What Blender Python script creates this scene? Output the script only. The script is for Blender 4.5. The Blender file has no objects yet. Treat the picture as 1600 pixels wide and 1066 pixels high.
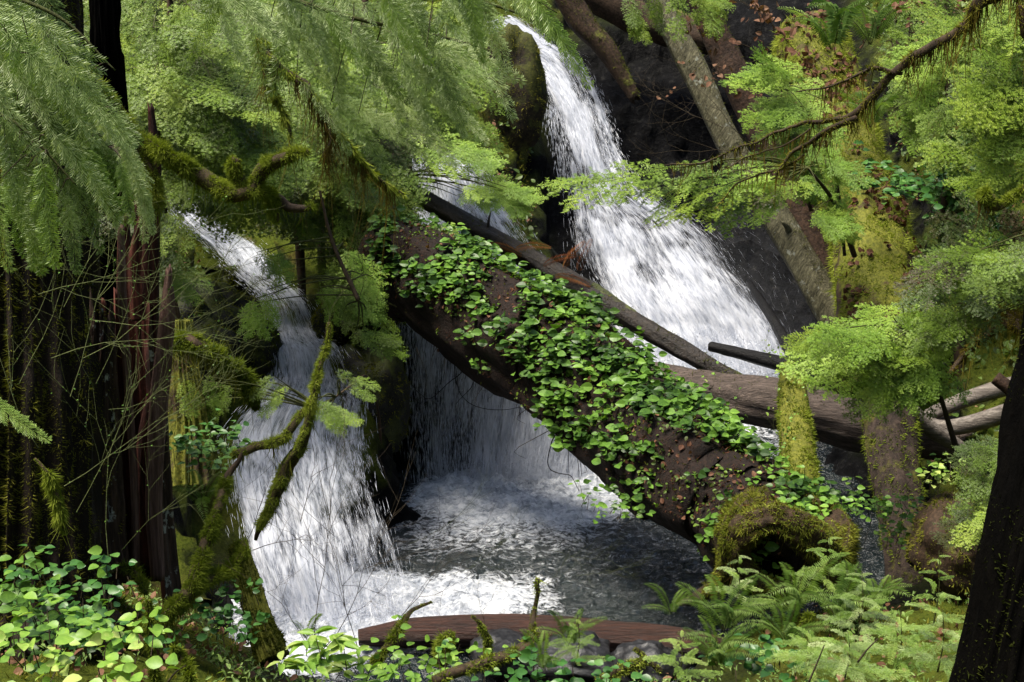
import bpy, math, random
import numpy as np
from mathutils import Vector
random.seed(7); rng = np.random.default_rng(7)
S = bpy.context.scene; COL = S.collection
# ---------------------------------------------------------------- camera
PITCH = math.radians(14.0); FPX = 2222.2
cam_d = bpy.data.cameras.new('camera'); cam = bpy.data.objects.new('camera', cam_d); COL.objects.link(cam)
cam_d.lens = 50; cam_d.sensor_width = 36; cam_d.clip_end = 500
cam.rotation_euler = (math.radians(90) - PITCH, 0, 0); S.camera = cam
# ---------------------------------------------------------------- light
SUN_EL, SUN_AZ = math.radians(69), math.radians(-110)       # azimuth of the sun seen from the scene, 0 = +Y, positive to +X
w = bpy.data.worlds.new('World'); S.world = w; w.use_nodes = True
nt = w.node_tree; sky = nt.nodes.new('ShaderNodeTexSky'); sky.sky_type = 'NISHITA'; sky.sun_disc = False
sky.sun_elevation = SUN_EL; sky.sun_rotation = SUN_AZ; sky.air_density = 1.0; sky.dust_density = 2.5; sky.ozone_density = 1.0
bg = nt.nodes['Background']; nt.links.new(sky.outputs[0], bg.inputs[0]); bg.inputs[1].default_value = 0.118
sl = bpy.data.lights.new('sun', 'SUN'); sl.energy = 4.3; sl.angle = math.radians(22); sl.color = (1, .93, .80)
so = bpy.data.objects.new('sun', sl); COL.objects.link(so)
sv = Vector((math.sin(SUN_AZ) * math.cos(SUN_EL), math.cos(SUN_AZ) * math.cos(SUN_EL), math.sin(SUN_EL)))
so.rotation_euler = sv.to_track_quat('Z', 'Y').to_euler(); so.location = (0, 0, 30)
S.view_settings.view_transform = 'Standard'; S.view_settings.look = 'None'
S.view_settings.exposure = 1.25; S.view_settings.gamma = 1
S.cycles.max_bounces = 5; S.cycles.diffuse_bounces = 3; S.cycles.glossy_bounces = 2; S.cycles.transmission_bounces = 3
S.cycles.transparent_max_bounces = 10; S.cycles.volume_bounces = 1
S.cycles.use_fast_gi = False; S.cycles.use_denoising = True
# ---------------------------------------------------------------- pixel (1600x1066) + distance -> world point
CT, ST = math.cos(PITCH), math.sin(PITCH)
def P(px, py, Y):
    a = (px - 800) / FPX; b = (533 - py) / FPX
    dy = CT + b * ST; dz = -ST + b * CT
    t = Y / dy
    return np.array([a * t, Y, dz * t])
def PP(l): return np.array([P(*p) for p in l])
# ---------------------------------------------------------------- numpy noise
def _h(i, j, k):
    n = (i * 374761393 + j * 668265263 + k * 2147483647 * 3 + 974634) & 0xffffffff
    n = ((n ^ (n >> 13)) * 1274126177) & 0xffffffff
    return ((n ^ (n >> 16)) & 0xffff) / 65535.0
def vn(p):
    p = np.asarray(p, float); i = np.floor(p).astype(np.int64); f = p - i; f = f * f * (3 - 2 * f)
    r = 0
    for a in (0, 1):
        for b in (0, 1):
            for c in (0, 1):
                wgt = (f[..., 0] if a else 1 - f[..., 0]) * (f[..., 1] if b else 1 - f[..., 1]) * (f[..., 2] if c else 1 - f[..., 2])
                r = r + wgt * _h(i[..., 0] + a, i[..., 1] + b, i[..., 2] + c)
    return r * 2 - 1
def fbm(p, o=4, g=.5):
    p = np.asarray(p, float); r = 0; a = 1
    for k in range(o):
        r = r + a * vn(p + 17.3 * k); p = p * 2.03; a *= g
    return r
def sstep(a, b, x):
    t = np.clip((x - a) / (b - a), 0, 1); return t * t * (3 - 2 * t)
# ---------------------------------------------------------------- mesh plumbing
def mk(name, v, f, m, parent=None, smooth=True, attrs=None, uv=None):
    v = np.asarray(v, np.float32); f = np.asarray(f, np.int32)
    me = bpy.data.meshes.new(name); n = len(f); k = f.shape[1]
    me.vertices.add(len(v)); me.vertices.foreach_set('co', v.ravel())
    me.loops.add(n * k); me.loops.foreach_set('vertex_index', f.ravel())
    me.polygons.add(n); me.polygons.foreach_set('loop_start', np.arange(n, dtype=np.int32) * k)
    me.polygons.foreach_set('use_smooth', np.full(n, smooth))
    me.update(calc_edges=True)
    if attrs:
        for a, d in attrs.items():
            at = me.attributes.new(a, 'FLOAT', 'POINT'); at.data.foreach_set('value', np.asarray(d, np.float32).ravel())
    if uv is not None:
        u = me.uv_layers.new(name='UVMap'); u.data.foreach_set('uv', np.asarray(uv, np.float32)[f.ravel()].ravel())
    me.materials.append(m)
    o = bpy.data.objects.new(name, me); COL.objects.link(o)
    if parent is not None: o.parent = parent
    return o
def shift(v, root): return np.asarray(v) - np.array(root.location)[None]
def part(name, vf, m, root, **k):                        # world-space geometry -> child of root
    return mk(name, shift(vf[0], root), vf[1], m, root, **k)
def tag(o, label=None, cat=None, group=None, kind=None):
    if label: o['label'] = label
    if cat: o['category'] = cat
    if group: o['group'] = group
    if kind: o['kind'] = kind
    return o
def thing(name, label, cat, loc, group=None):
    o = bpy.data.objects.new(name, None); COL.objects.link(o); o.location = tuple(float(c) for c in loc); o.empty_display_size = .1
    return tag(o, label, cat, group)
def ref(name, me, root, loc, R=None, s=1.0, label=None):   # another object on shared mesh data, placed in world space
    o = bpy.data.objects.new(name, me); COL.objects.link(o)
    from mathutils import Matrix
    M = np.eye(4)
    if R is not None: M[:3, :3] = R * s
    else: M[:3, :3] *= s
    base = np.array(root.location) if root is not None else 0
    M[:3, 3] = np.asarray(loc) - base
    if root is not None: o.parent = root
    o.matrix_basis = Matrix(M.tolist())
    if label: o['label'] = label
    return o
def join(*g):
    V = []; F = []; n = 0
    for v, f in g:
        V.append(v); F.append(np.asarray(f) + n); n += len(v)
    return np.concatenate(V), np.concatenate(F)
def spline(pts, n):
    p = np.asarray(pts, float)
    if len(p) == 2:
        t = np.linspace(0, 1, n)[:, None]; return p[0] * (1 - t) + p[1] * t
    q = np.vstack([2 * p[0] - p[1], p, 2 * p[-1] - p[-2]])
    t = np.linspace(0, len(p) - 1 - 1e-6, n); i = t.astype(int); f = (t - i)[:, None]
    a, b, c, d = q[i], q[i + 1], q[i + 2], q[i + 3]
    return .5 * (2 * b + (c - a) * f + (2 * a - 5 * b + 4 * c - d) * f ** 2 + (3 * b - a - 3 * c + d) * f ** 3)
def norm(v): return v / np.maximum(np.linalg.norm(v, axis=-1, keepdims=True), 1e-9)
def tube(pts, rad, n=24, seg=10, rough=0., fr=(3., 1.5), wob=0., caps=True, lumps=0., jag=0.):
    """tapered tube along a spline; rough = ridges of bark, lumps = slow bulges, jag = broken end"""
    c = spline(pts, n); r = np.interp(np.linspace(0, 1, n), np.linspace(0, 1, len(rad)), rad)
    L = np.linalg.norm(np.diff(c, axis=0), axis=1).sum()
    if wob: c = c + wob * np.stack([fbm(np.stack([np.linspace(0, 1, n) * L * 2, np.full(n, 3. * k + c[0, 0]), np.full(n, c[0, 1])], -1)) for k in range(3)], -1)
    T = norm(np.gradient(c, axis=0)); up = np.array([0, 0, 1.]) if abs(T[0, 2]) < .8 else np.array([0, 1., 0])
    X = np.zeros_like(c); x = norm(np.cross(T[0], up))
    for i in range(n):
        x = norm(x - T[i] * x.dot(T[i])); X[i] = x
    Y = np.cross(T, X); a = np.linspace(0, 2 * math.pi, seg, endpoint=False)
    ca, sa = np.cos(a), np.sin(a); s = np.linspace(0, L, n)
    R = np.repeat(r[:, None], seg, 1)
    seedv = c[0].sum() * 3.7
    if rough:
        q = np.stack([np.broadcast_to(ca * fr[0], (n, seg)), np.broadcast_to(sa * fr[0], (n, seg)), np.broadcast_to((s * fr[1])[:, None], (n, seg)) + seedv], -1)
        R = R * (1 + rough * fbm(q, 4, .6))
    if lumps:
        q = np.stack([np.broadcast_to(ca * .9, (n, seg)), np.broadcast_to(sa * .9, (n, seg)), np.broadcast_to((s * 1.1)[:, None], (n, seg)) + seedv + 9], -1)
        R = R * (1 + lumps * fbm(q, 3))
    v = c[:, None] + R[..., None] * (X[:, None] * ca[None, :, None] + Y[:, None] * sa[None, :, None])
    if jag:
        j = jag * (vn(np.stack([ca * 4 + seedv, sa * 4, ca * 0], -1)) + .6)
        v[-1] += T[-1] * j[:, None]; v[-2] += T[-1] * j[:, None] * .5
    v = v.reshape(-1, 3)
    i = np.arange(n - 1)[:, None] * seg; j = np.arange(seg)[None]; k = (j + 1) % seg
    A = (i + j).ravel(); B = (i + k).ravel(); C = (i + seg + k).ravel(); D = (i + seg + j).ravel()
    f = np.concatenate([np.stack([A, B, C], -1), np.stack([A, C, D], -1)])
    if caps:
        m = len(v); v = np.vstack([v, c[0], c[-1] - T[-1] * (r[-1] * .3 if jag else 0)])
        jj = np.arange(seg); kk = (jj + 1) % seg; e = (n - 1) * seg
        f = np.concatenate([f, np.stack([kk, jj, np.full(seg, m)], -1), np.stack([e + jj, e + kk, np.full(seg, m + 1)], -1)])
    return v, f
def sample(vf, N):
    v, f = vf; a, b, c = v[f[:, 0]], v[f[:, 1]], v[f[:, 2]]; nn = np.cross(b - a, c - a)
    ar = np.linalg.norm(nn, axis=1); i = rng.choice(len(f), N, p=ar / ar.sum())
    u, w_ = rng.random(N), rng.random(N); fl = u + w_ > 1; u[fl] = 1 - u[fl]; w_[fl] = 1 - w_[fl]
    return a[i] + u[:, None] * (b[i] - a[i]) + w_[:, None] * (c[i] - a[i]), norm(nn[i])
def blades(p, d, L, W):                                    # one pointed triangle each, root p, direction d
    N = len(p); s = norm(np.cross(d, rng.normal(size=(N, 3)))); L = np.asarray(L).reshape(-1, 1); W = np.asarray(W).reshape(-1, 1)
    v = np.stack([p - s * W, p + s * W, p + d * L], 1).reshape(-1, 3)
    return v, np.arange(3 * N).reshape(-1, 3)
def fuzz(vf, N, L=.03, W=.006, up=-.2, droop=.3, patch=0., sc=3., out=.8):
    """moss: short blades on the surface where it faces up more than `up`, in patches"""
    p, n = sample(vf, N); m = n[:, 2] + .25 * rng.normal(size=N) > up
    if patch: m &= fbm(p * sc, 3) > -1 + patch * 1.4
    p, n = p[m], n[m]; d = norm(n * out + rng.normal(size=p.shape) * .45 + np.array([0, 0, -droop]))
    l = L * (.35 + rng.random(len(p)) ** 1.5 * 1.1) * np.clip(.75 + 1.3 * fbm(p * 13, 2), .15, 2.2)
    return blades(p - n * .004, d, np.abs(l) + .004, W * (.6 + .8 * rng.random(len(p))))
def beards(vf, N, L=.25, W=.006, nseg=3):
    """moss hanging in strands from the underside"""
    p, n = sample(vf, N * 3); m = (n[:, 2] < .1); p = p[m][:N]; N = len(p)
    keep = fbm(p * 7, 2) > -.15; p = p[keep]; N = len(p)
    l = L * (.25 + rng.random(N) ** 2 * 1.2); s = norm(np.stack([rng.normal(size=N), rng.normal(size=N), np.zeros(N)], -1)) * W
    sway = rng.normal(size=(N, 3)) * .05; V = []
    for k in range(nseg + 1):
        t = k / nseg; c = p + np.array([0, 0, -1.]) * (l * t)[:, None] + sway * t * t * l[:, None] * 6; w_ = s * (1 - t * .85)
        V += [c - w_, c + w_]
    v = np.stack(V, 1).reshape(-1, 3); b = np.arange(N)[:, None] * (2 * nseg + 2); F = []
    for k in range(nseg):
        F += [b + [[2 * k, 2 * k + 1, 2 * k + 3]], b + [[2 * k, 2 * k + 3, 2 * k + 2]]]
    return v, np.concatenate(F)
def inst(pv, pf, o, R, s):                                  # many small copies baked into one mesh; R[:, :, k] = axes
    N = len(o); v = np.einsum('kj,nij->nki', pv, R) * np.asarray(s).reshape(-1, 1, 1) + o[:, None]
    f = pf[None] + (np.arange(N) * len(pv))[:, None, None]
    return v.reshape(-1, 3), f.reshape(-1, pf.shape[1])
def basis(d, n):                                            # axes X=d, Z~n
    X = norm(np.asarray(d, float)); n = np.asarray(n, float); Z = norm(n - X * (n * X).sum(-1, keepdims=True)); Y = np.cross(Z, X)
    return np.stack([X, Y, Z], -1)
# ---------------------------------------------------------------- materials
def new_mat(name):
    m = bpy.data.materials.new(name); m.use_nodes = True; t = m.node_tree; t.nodes.clear(); return m, t
def nd(t, ty, ins=None, **props):
    n = t.nodes.new('ShaderNode' + ty)
    for k, v_ in props.items(): setattr(n, k, v_)
    for k, v_ in (ins or {}).items():
        if isinstance(v_, bpy.types.NodeSocket): t.links.new(v_, n.inputs[k])
        else: n.inputs[k].default_value = v_
    return n
def c4(c): return (c[0], c[1], c[2], 1)
def ramp(t, fac, stops, interp='LINEAR'):
    r = nd(t, 'ValToRGB', {0: fac}); r.color_ramp.interpolation = interp; e = r.color_ramp.elements
    while len(e) < len(stops): e.new(.5)
    for i, (p_, c) in enumerate(stops):
        e[i].position = p_; e[i].color = c4(c) if not isinstance(c, (int, float)) else (c, c, c, 1)
    return r.outputs[0]
def math_(t, op, a, b=0., c=0., clamp=False):
    return nd(t, 'Math', {0: a, 1: b, 2: c}, operation=op, use_clamp=clamp).outputs[0]
def mixc(t, f, a, b, bt='MIX'):
    n = nd(t, 'Mix', data_type='RGBA', blend_type=bt)
    for k, v_ in ((0, f), (6, a), (7, b)):
        if isinstance(v_, bpy.types.NodeSocket): t.links.new(v_, n.inputs[k])
        else: n.inputs[k].default_value = v_ if k == 0 else c4(v_)
    return n.outputs[2]
def noise(t, vec, sc, det=4, rough=.55, dist=0.):
    return nd(t, 'TexNoise', {'Vector': vec, 'Scale': sc, 'Detail': det, 'Roughness': rough, 'Distortion': dist}).outputs[0]
def world_pos(t): return nd(t, 'NewGeometry').outputs['Position']
def leaf_mat(name, cols, rough=.45, trans=.3, spec=.3, tcol=1.25):
    m, t = new_mat(name); g = nd(t, 'NewGeometry'); oi = nd(t, 'ObjectInfo')
    r = math_(t, 'ADD', math_(t, 'MULTIPLY', g.outputs['Random Per Island'], .42), math_(t, 'MULTIPLY', oi.outputs['Random'], .58))
    n = noise(t, g.outputs['Position'], 2.2, 2); n = math_(t, 'MULTIPLY_ADD', noise(t, g.outputs['Position'], 45, 3), .45, math_(t, 'SUBTRACT', n, .22))
    r = math_(t, 'ADD', r, math_(t, 'MULTIPLY_ADD', n, 1.3, -.65), clamp=True)
    k = len(cols); col = ramp(t, r, [(i / (k - 1), c) for i, c in enumerate(cols)])
    b = nd(t, 'BsdfPrincipled', {'Base Color': col, 'Roughness': rough, 'Specular IOR Level': spec})
    tc = mixc(t, 1., col, (tcol, tcol * 1.05, .5), 'MULTIPLY')
    tr = nd(t, 'BsdfTranslucent', {'Color': tc}); mx = nd(t, 'MixShader', {0: trans, 1: b.outputs[0], 2: tr.outputs[0]})
    o = nd(t, 'OutputMaterial', {0: mx.outputs[0]}); return m
def wood_mat(name, c1, c2, moss=0., mc=((.05, .075, .01), (.16, .19, .02)), sc=6., streak=None, rough=.8, spec=.2, bump=.5, mossup=.3, spots=0., stretch=None):
    """bark or bare wood; moss grows where the surface faces up and in patches"""
    m, t = new_mat(name); g = nd(t, 'NewGeometry'); p = g.outputs['Position']
    mp = nd(t, 'Mapping', {'Vector': p, 'Scale': stretch or (1, 1, 1)}).outputs[0]
    if streak: mp = nd(t, 'Mapping', {'Vector': nd(t, 'VectorRotate', {'Vector': p, 'Axis': streak[0], 'Angle': streak[1]}, rotation_type='AXIS_ANGLE').outputs[0], 'Scale': streak[2]}).outputs[0]
    n1 = noise(t, mp, sc, 8, .7); n2 = noise(t, mp, sc * 4, 6, .7)
    col = ramp(t, n1, [(.32, c1), (.68, c2)])
    col = mixc(t, math_(t, 'MULTIPLY', ramp(t, n2, [(.4, 1.), (.62, 0.)]), .6), col, tuple(x * .35 for x in c1))
    if spots:
        sp = ramp(t, noise(t, p, 9, 5, .6), [(.60, 0.), (.66, 1.)]); col = mixc(t, math_(t, 'MULTIPLY', sp, spots), col, (.33, .35, .30))
    if moss > 0:
        up = nd(t, 'SeparateXYZ', {0: g.outputs['Normal']}).outputs[2]
        f = math_(t, 'ADD', math_(t, 'MULTIPLY', up, mossup), math_(t, 'MULTIPLY_ADD', noise(t, p, 2.3, 6, .65), 2.4, moss - 1.7))
        f = ramp(t, f, [(.35, 0.), (.55, 1.)]); mcol = ramp(t, noise(t, p, 22, 4, .7), [(.3, mc[0]), (.7, mc[1])]); col = mixc(t, f, col, mcol)
    h = math_(t, 'ADD', n1, math_(t, 'MULTIPLY', n2, .5)); bp = nd(t, 'Bump', {'Height': h, 'Strength': bump, 'Distance': .03})
    b = nd(t, 'BsdfPrincipled', {'Base Color': col, 'Roughness': rough, 'Specular IOR Level': spec, 'Normal': bp.outputs[0]})
    nd(t, 'OutputMaterial', {0: b.outputs[0]}); return m
M = {}
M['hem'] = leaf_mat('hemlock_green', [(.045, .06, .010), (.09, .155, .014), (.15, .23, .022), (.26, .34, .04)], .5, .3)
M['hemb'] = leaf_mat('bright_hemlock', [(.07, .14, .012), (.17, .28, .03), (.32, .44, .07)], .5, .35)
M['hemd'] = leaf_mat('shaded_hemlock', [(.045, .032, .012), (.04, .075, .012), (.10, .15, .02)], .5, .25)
M['ced'] = leaf_mat('cedar_grey_green', [(.05, .09, .025), (.20, .28, .08), (.48, .55, .28)], .45, .35, .4)
M['cedb'] = leaf_mat('cedar_yellow_green', [(.08, .15, .02), (.17, .27, .045), (.31, .40, .10)], .4, .35, .4)
M['salal'] = leaf_mat('glossy_leaf', [(.02, .05, .008), (.06, .13, .016), (.12, .23, .03), (.17, .29, .04), (.33, .40, .11)], .42, .25, .28)
M['salald'] = leaf_mat('dark_glossy_leaf', [(.015, .05, .01), (.04, .12, .02), (.12, .22, .05)], .4, .2, .35)
M['fern'] = leaf_mat('fern_green', [(.06, .12, .025), (.14, .22, .05), (.26, .35, .11)], .5, .35)
M['dead'] = leaf_mat('dead_leaf', [(.06, .024, .012), (.11, .05, .026), (.21, .12, .07)], .7, .15, .2)
M['dead2'] = leaf_mat('red_needle_litter', [(.02, .008, .004), (.05, .018, .008), (.09, .035, .018)], .9, .1, .1)
M['needle'] = leaf_mat('rusty_needles', [(.12, .035, .012), (.2, .07, .02), (.26, .12, .035)], .8, .15, .2)
M['moss'] = leaf_mat('moss_green', [(.055, .08, .008), (.12, .155, .014), (.26, .30, .045)], .9, .3, .1)
M['mossd'] = leaf_mat('olive_moss', [(.035, .045, .005), (.085, .095, .01), (.18, .17, .025)], .9, .3, .1)
M['mossdd'] = leaf_mat('dark_moss', [(.008, .012, .002), (.022, .028, .004), (.05, .055, .008)], .9, .2, .05)
M['mossb'] = leaf_mat('brown_hanging_moss', [(.05, .035, .008), (.1, .075, .012), (.15, .13, .02)], .9, .35, .1)
M['twig'] = wood_mat('twig_bark', (.03, .022, .014), (.08, .06, .035), sc=20)
M['twigg'] = wood_mat('mossy_twig', (.03, .035, .008), (.075, .085, .018), sc=20)
M['twigb'] = wood_mat('green_twig', (.07, .09, .03), (.16, .18, .06), sc=20)
M['bark'] = wood_mat('mossy_bark', (.022, .014, .008), (.07, .045, .025), moss=.25, sc=5, stretch=(1, 1, .25))
M['bark_shade'] = wood_mat('shade_dark_bark', (.0006, .0005, .0004), (.0018, .0015, .001), moss=-.25, mc=((.002, .003, .001), (.008, .01, .002)), sc=5, bump=.9, spec=.04, rough=.95, stretch=(1, 1, .25))  # bark near black: the canopy shade on the corner trunk is in its colour
# ================================================================= the setting
def rbf(pts):
    p = np.array(pts, float); A = np.linalg.norm(p[:, None, :2] - p[None, :, :2], axis=-1); n = len(p)
    K = np.zeros((n + 3, n + 3)); K[:n, :n] = A; K[:n, n] = 1; K[:n, n + 1:] = p[:, :2]; K[n:, :n] = K[:n, n:].T
    K[:n, :n] -= np.eye(n) * .02
    wt = np.linalg.solve(K, np.concatenate([p[:, 2], np.zeros(3)]))
    def f(x, y):
        x = np.asarray(x, float); y = np.asarray(y, float); r = wt[n] + wt[n + 1] * x + wt[n + 2] * y
        for i in range(n): r = r + wt[i] * np.hypot(x - p[i, 0], y - p[i, 1])
        return r
    return f
cp = []
for x in (-12, -7, -3.5, 0, 3.5, 7, 12): cp += [(x, -4, -1.5), (x, 0, -1.7), (x, 4, -3.0)]
for x in (-1, 0.5, 2): cp += [(x, 7.5, -4.5), (x, 10.2, -5.6)]
cp += [(-1.6, 9.5, -5.0), (-2.8, 9, -4.3), (-4.5, 9, -4.1), (-7, 9, -3.6), (-12, 9, -2.0)]
cp += [(3.5, 8, -4.4), (5, 9, -4.2), (8, 9, -3.5), (12, 9, -2.0), (2.2, 11.2, -5.3), (3.6, 11.5, -5.2), (5, 12, -4.9), (7.5, 12.5, -3.8)]
# pool bed
for x, y in ((-2, 12.2), (-1, 12), (0, 12), (1.2, 12.3), (-1.9, 13.5), (-1.4, 15), (-.8, 16.4), (.3, 16.6), (0, 14), (1, 16), (2.2, 14.4), (2.4, 16), (3.6, 14.2), (3.2, 16), (3.4, 18), (2.6, 19.5), (3.2, 20.8), (4.2, 20.5), (4.1, 15)): cp.append((x, y, -6.55))
# left bank and the rocks the left cascade runs over
cp += [(-3.1, 12, -5.2), (-3.4, 13.4, -4.9), (-4.5, 12, -4.2), (-7, 12, -2.6), (-12, 14, 0), (-5, 15, -3.9)]
def g(px, py, Y, dz=0): q = P(px, py, Y); return (q[0], q[1], q[2] + dz)
cp += [g(380, 640, 14.9, -.15), g(520, 640, 15.0, -.2), g(480, 550, 16.0, -.15), g(540, 600, 15.6, .25), g(420, 430, 17.4, -.1), g(340, 385, 18.6, -.1), g(260, 310, 20.0, -.1)]
cp += [g(330, 470, 16.6, .1), g(290, 560, 15.4), g(560, 500, 16.9, .2), g(600, 600, 16.6, 0), g(600, 680, 16.2, -.3), g(500, 380, 19), g(200, 400, 18), g(100, 350, 18), g(-100, 300, 18)]
# ledge of the curtain
cp += [g(640, 480, 17.35, -.05), g(760, 510, 17.3), g(880, 560, 17.4), g(960, 600, 17.6), (1.9, 18.2, -5.6), g(640, 740, 17.0), (-.6, 17.0, -6.3), (.4, 17.05, -6.3), (1.2, 17.2, -6.4)]
cp += [g(700, 400, 18.6, -.1), g(790, 400, 18.8, -.1), g(660, 300, 20.4, -.1), g(780, 330, 20.2, -.1), g(870, 420, 20.2), g(640, 250, 21.5), g(760, 270, 21.3, -.2)]
# upper fall cliff
cp += [g(1000, 560, 21.6, -.3), g(1200, 560, 21.9, -.4), g(930, 420, 22.0), g(850, 300, 22.6, -.3), g(790, 250, 22.4), g(790, 110, 23.2), g(760, 40, 24.5, .2), g(830, 75, 25.0, -.25), g(800, 30, 26, -.1), g(900, 60, 26.4, 0), g(950, 20, 26.5, .3)]
cp += [g(1000, 300, 24.2), g(1100, 350, 24.3), g(1200, 450, 23.2), g(1290, 520, 22), g(1000, 120, 25.6), g(1100, 100, 25.6), g(1200, 100, 25.2), g(1200, 250, 24.5)]
# left hillside
cp += [g(500, 250, 22), g(300, 200, 22), g(100, 150, 21), g(600, 130, 24), g(450, 80, 25), g(200, 50, 24), g(0, 50, 22), g(620, -20, 27), g(-200, 50, 21)]
# right hillside
cp += [g(1330, 560, 20), g(1400, 620, 18.5), g(1500, 560, 17.5), g(1600, 560, 16), g(1480, 700, 16), g(1560, 780, 14, 0), g(1330, 400, 21.5), g(1450, 350, 20.5), g(1600, 300, 19), g(1400, 200, 23), g(1550, 120, 22), g(1300, 80, 25), g(1450, 20, 24), g(1750, 300, 18), g(1750, 0, 21)]
for x in (-20, -14, -8, -3, 3, 8, 14, 20): cp += [(x, 31, 5), (x, 38, 14)]
for y in (0, 10, 20): cp += [(-16, y, 7), (-22, y, 17), (16, y, 7), (22, y, 17)]
for x in (-16, -8, 0, 8, 16): cp += [(x, -9, 1.5), (x, -14, 7), (x, -20, 15)]  # side slopes and hill behind camera: unseen, raised to block low sky light
H0 = rbf(cp)
FALLS = {
    'upper_waterfall': [(752, 40, 25.9, 800, 26, 26.1), (772, 66, 25.3, 856, 62, 25.5), (815, 108, 24.9, 912, 98, 25.1), (852, 165, 24.3, 945, 165, 24.5), (874, 225, 23.7, 970, 235, 23.9), (885, 300, 23.2, 1010, 300, 23.3),
     (880, 360, 22.7, 1100, 350, 22.8), (895, 440, 22.2, 1170, 430, 22.3), (940, 520, 21.7, 1222, 510, 21.8), (985, 620, 21.1, 1268, 610, 21.2)],
    'side_trickle': [(858, 165, 24.2, 872, 168, 24.3), (853, 240, 23.9, 885, 240, 23.9), (850, 330, 23.5, 905, 330, 23.4), (855, 430, 22.9, 935, 430, 22.8)],
    'spray_veil': [(1010, 318, 23.3, 1120, 318, 23.9), (1040, 380, 23.0, 1200, 370, 23.6), (1085, 450, 22.6, 1250, 440, 23.0), (1130, 540, 21.9, 1270, 530, 22.2), (1150, 600, 21.6, 1280, 590, 21.8)],
    'middle_cascade': [(640, 236, 22.0, 690, 232, 22.0), (634, 275, 21.3, 760, 262, 21.4), (634, 320, 20.7, 792, 318, 20.7), (650, 365, 20.0, 830, 372, 20.1), (690, 440, 19.2, 890, 455, 19.3)],
    'curtain_waterfall': [(622, 480, 17.45, 1010, 560, 17.6), (622, 520, 17.3, 1005, 600, 17.4), (622, 600, 17.2, 985, 660, 17.3), (628, 680, 17.12, 965, 715, 17.15), (635, 745, 17.0, 950, 770, 16.9)],
    'left_cascade': [(244, 298, 20.2, 300, 300, 20.2), (268, 345, 19.6, 330, 335, 19.5), (325, 385, 18.9, 405, 385, 18.8), (362, 425, 18.0, 440, 430, 17.9), (408, 470, 17.2, 478, 466, 17.2), (414, 520, 17.0, 505, 515, 17.0), (416, 550, 16.3, 540, 545, 16.3), (412, 590, 16.0, 560, 590, 16.0), (392, 622, 15.2, 572, 625, 15.2),
     (352, 680, 14.9, 580, 680, 14.8), (352, 760, 14.2, 600, 755, 14.1), (374, 860, 13.5, 625, 850, 13.4), (398, 960, 12.9, 650, 945, 12.9), (410, 1030, 12.4, 670, 1010, 12.5)],
}
# the channels the water has cut: the ground stays below every sheet of falling water
cx0, cy0, cst = -8.0, 10.0, .1; CAP = np.full((170, 150), 50.)
for k_, rows in FALLS.items():
    if k_ in ('side_trickle', 'spray_veil'): continue
    l = spline(PP([r[:3] for r in rows]), 160); r = spline(PP([r[3:6] for r in rows]), 160); u = np.linspace(-.04, 1.04, 40)
    G = (l[:, None] * (1 - u)[None, :, None] + r[:, None] * u[None, :, None]).reshape(-1, 3)
    for off in (-.12, 0., .15, .35, .6, .85):
        ix = np.clip(np.round((G[:, 0] - cx0) / cst).astype(int), 0, 149); iy = np.clip(np.round((G[:, 1] - off - cy0) / cst).astype(int), 0, 169)
        np.minimum.at(CAP, (iy, ix), np.maximum(G[:, 2] - .16 - .42 * max(off, 0), -6.7))
for _ in range(2):
    c2 = CAP.copy()
    for a, b in ((0, 1), (0, -1), (1, 0), (-1, 0)): c2 = np.minimum(c2, np.roll(CAP, (a, b), (0, 1)) + .10)
    CAP = c2
def capz(x, y):
    fx = np.clip((x - cx0) / cst, 0, 148.99); fy = np.clip((y - cy0) / cst, 0, 168.99); i = fx.astype(int); j = fy.astype(int); a = fx - i; b = fy - j
    return (CAP[j, i] * (1 - a) + CAP[j, i + 1] * a) * (1 - b) + (CAP[j + 1, i] * (1 - a) + CAP[j + 1, i + 1] * a) * b
def H(x, y):
    x = np.asarray(x, float); y = np.asarray(y, float)
    return np.minimum(H1(x, y), capz(x, y))
def H1(x, y):
    near = sstep(5, 12, y)
    return H0(x, y) + near * (.20 * fbm(np.stack([x * .9, y * .9, x * 0], -1), 5, .55)) + .05 * fbm(np.stack([x * 4, y * 4, x * 0 + 5], -1), 3)
def axis(a, b, step, far):                                  # fine in the middle, coarse towards the horizon
    inner = np.arange(a, b + step / 2, step); o = np.geomspace(.4, far, 14)
    return np.concatenate([a - o[::-1], inner, b + o])
gx = axis(-11, 11, .075, 110); gy = axis(3, 28, .075, 110)
X, Y = np.meshgrid(gx, gy); Xc = np.clip(X, -22, 22); Yc = np.clip(Y, -20, 38)
Z = H(Xc, Yc) + np.maximum(np.hypot(X - Xc, Y - Yc) - 3, 0) * .35
V = np.stack([X, Y, Z], -1)
# push the steep rock out into real facets
gz0, gz1 = np.gradient(Z, gy, gx); nrm = norm(np.stack([-gz1, -gz0, np.ones_like(Z)], -1)); steep = sstep(.75, .45, nrm[..., 2])
q = V * np.array([1.0, 1.0, 1.3]); rk = fbm(q * 1.1, 4, .6) * .22 + .18 * np.abs(vn(q * 2.3)) + .05 * vn(q * 6)
pin = np.clip(capz(X, Y) - Z, 0, 1) + (CAP[0, 0] < 0)
V = V + nrm * (steep * rk * sstep(0, .4, pin))[..., None]
Z = V[..., 2]
ny, nx = X.shape; ii = np.arange(ny - 1)[:, None] * nx; jj = np.arange(nx - 1)[None]
A = (ii + jj).ravel(); GF = np.stack([A, A + 1, A + nx + 1, A + nx], -1)
m, t = new_mat('forest_floor_and_rock'); ge = nd(t, 'NewGeometry'); p = ge.outputs['Position']; up = nd(t, 'SeparateXYZ', {0: ge.outputs['Normal']}).outputs[2]
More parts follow.
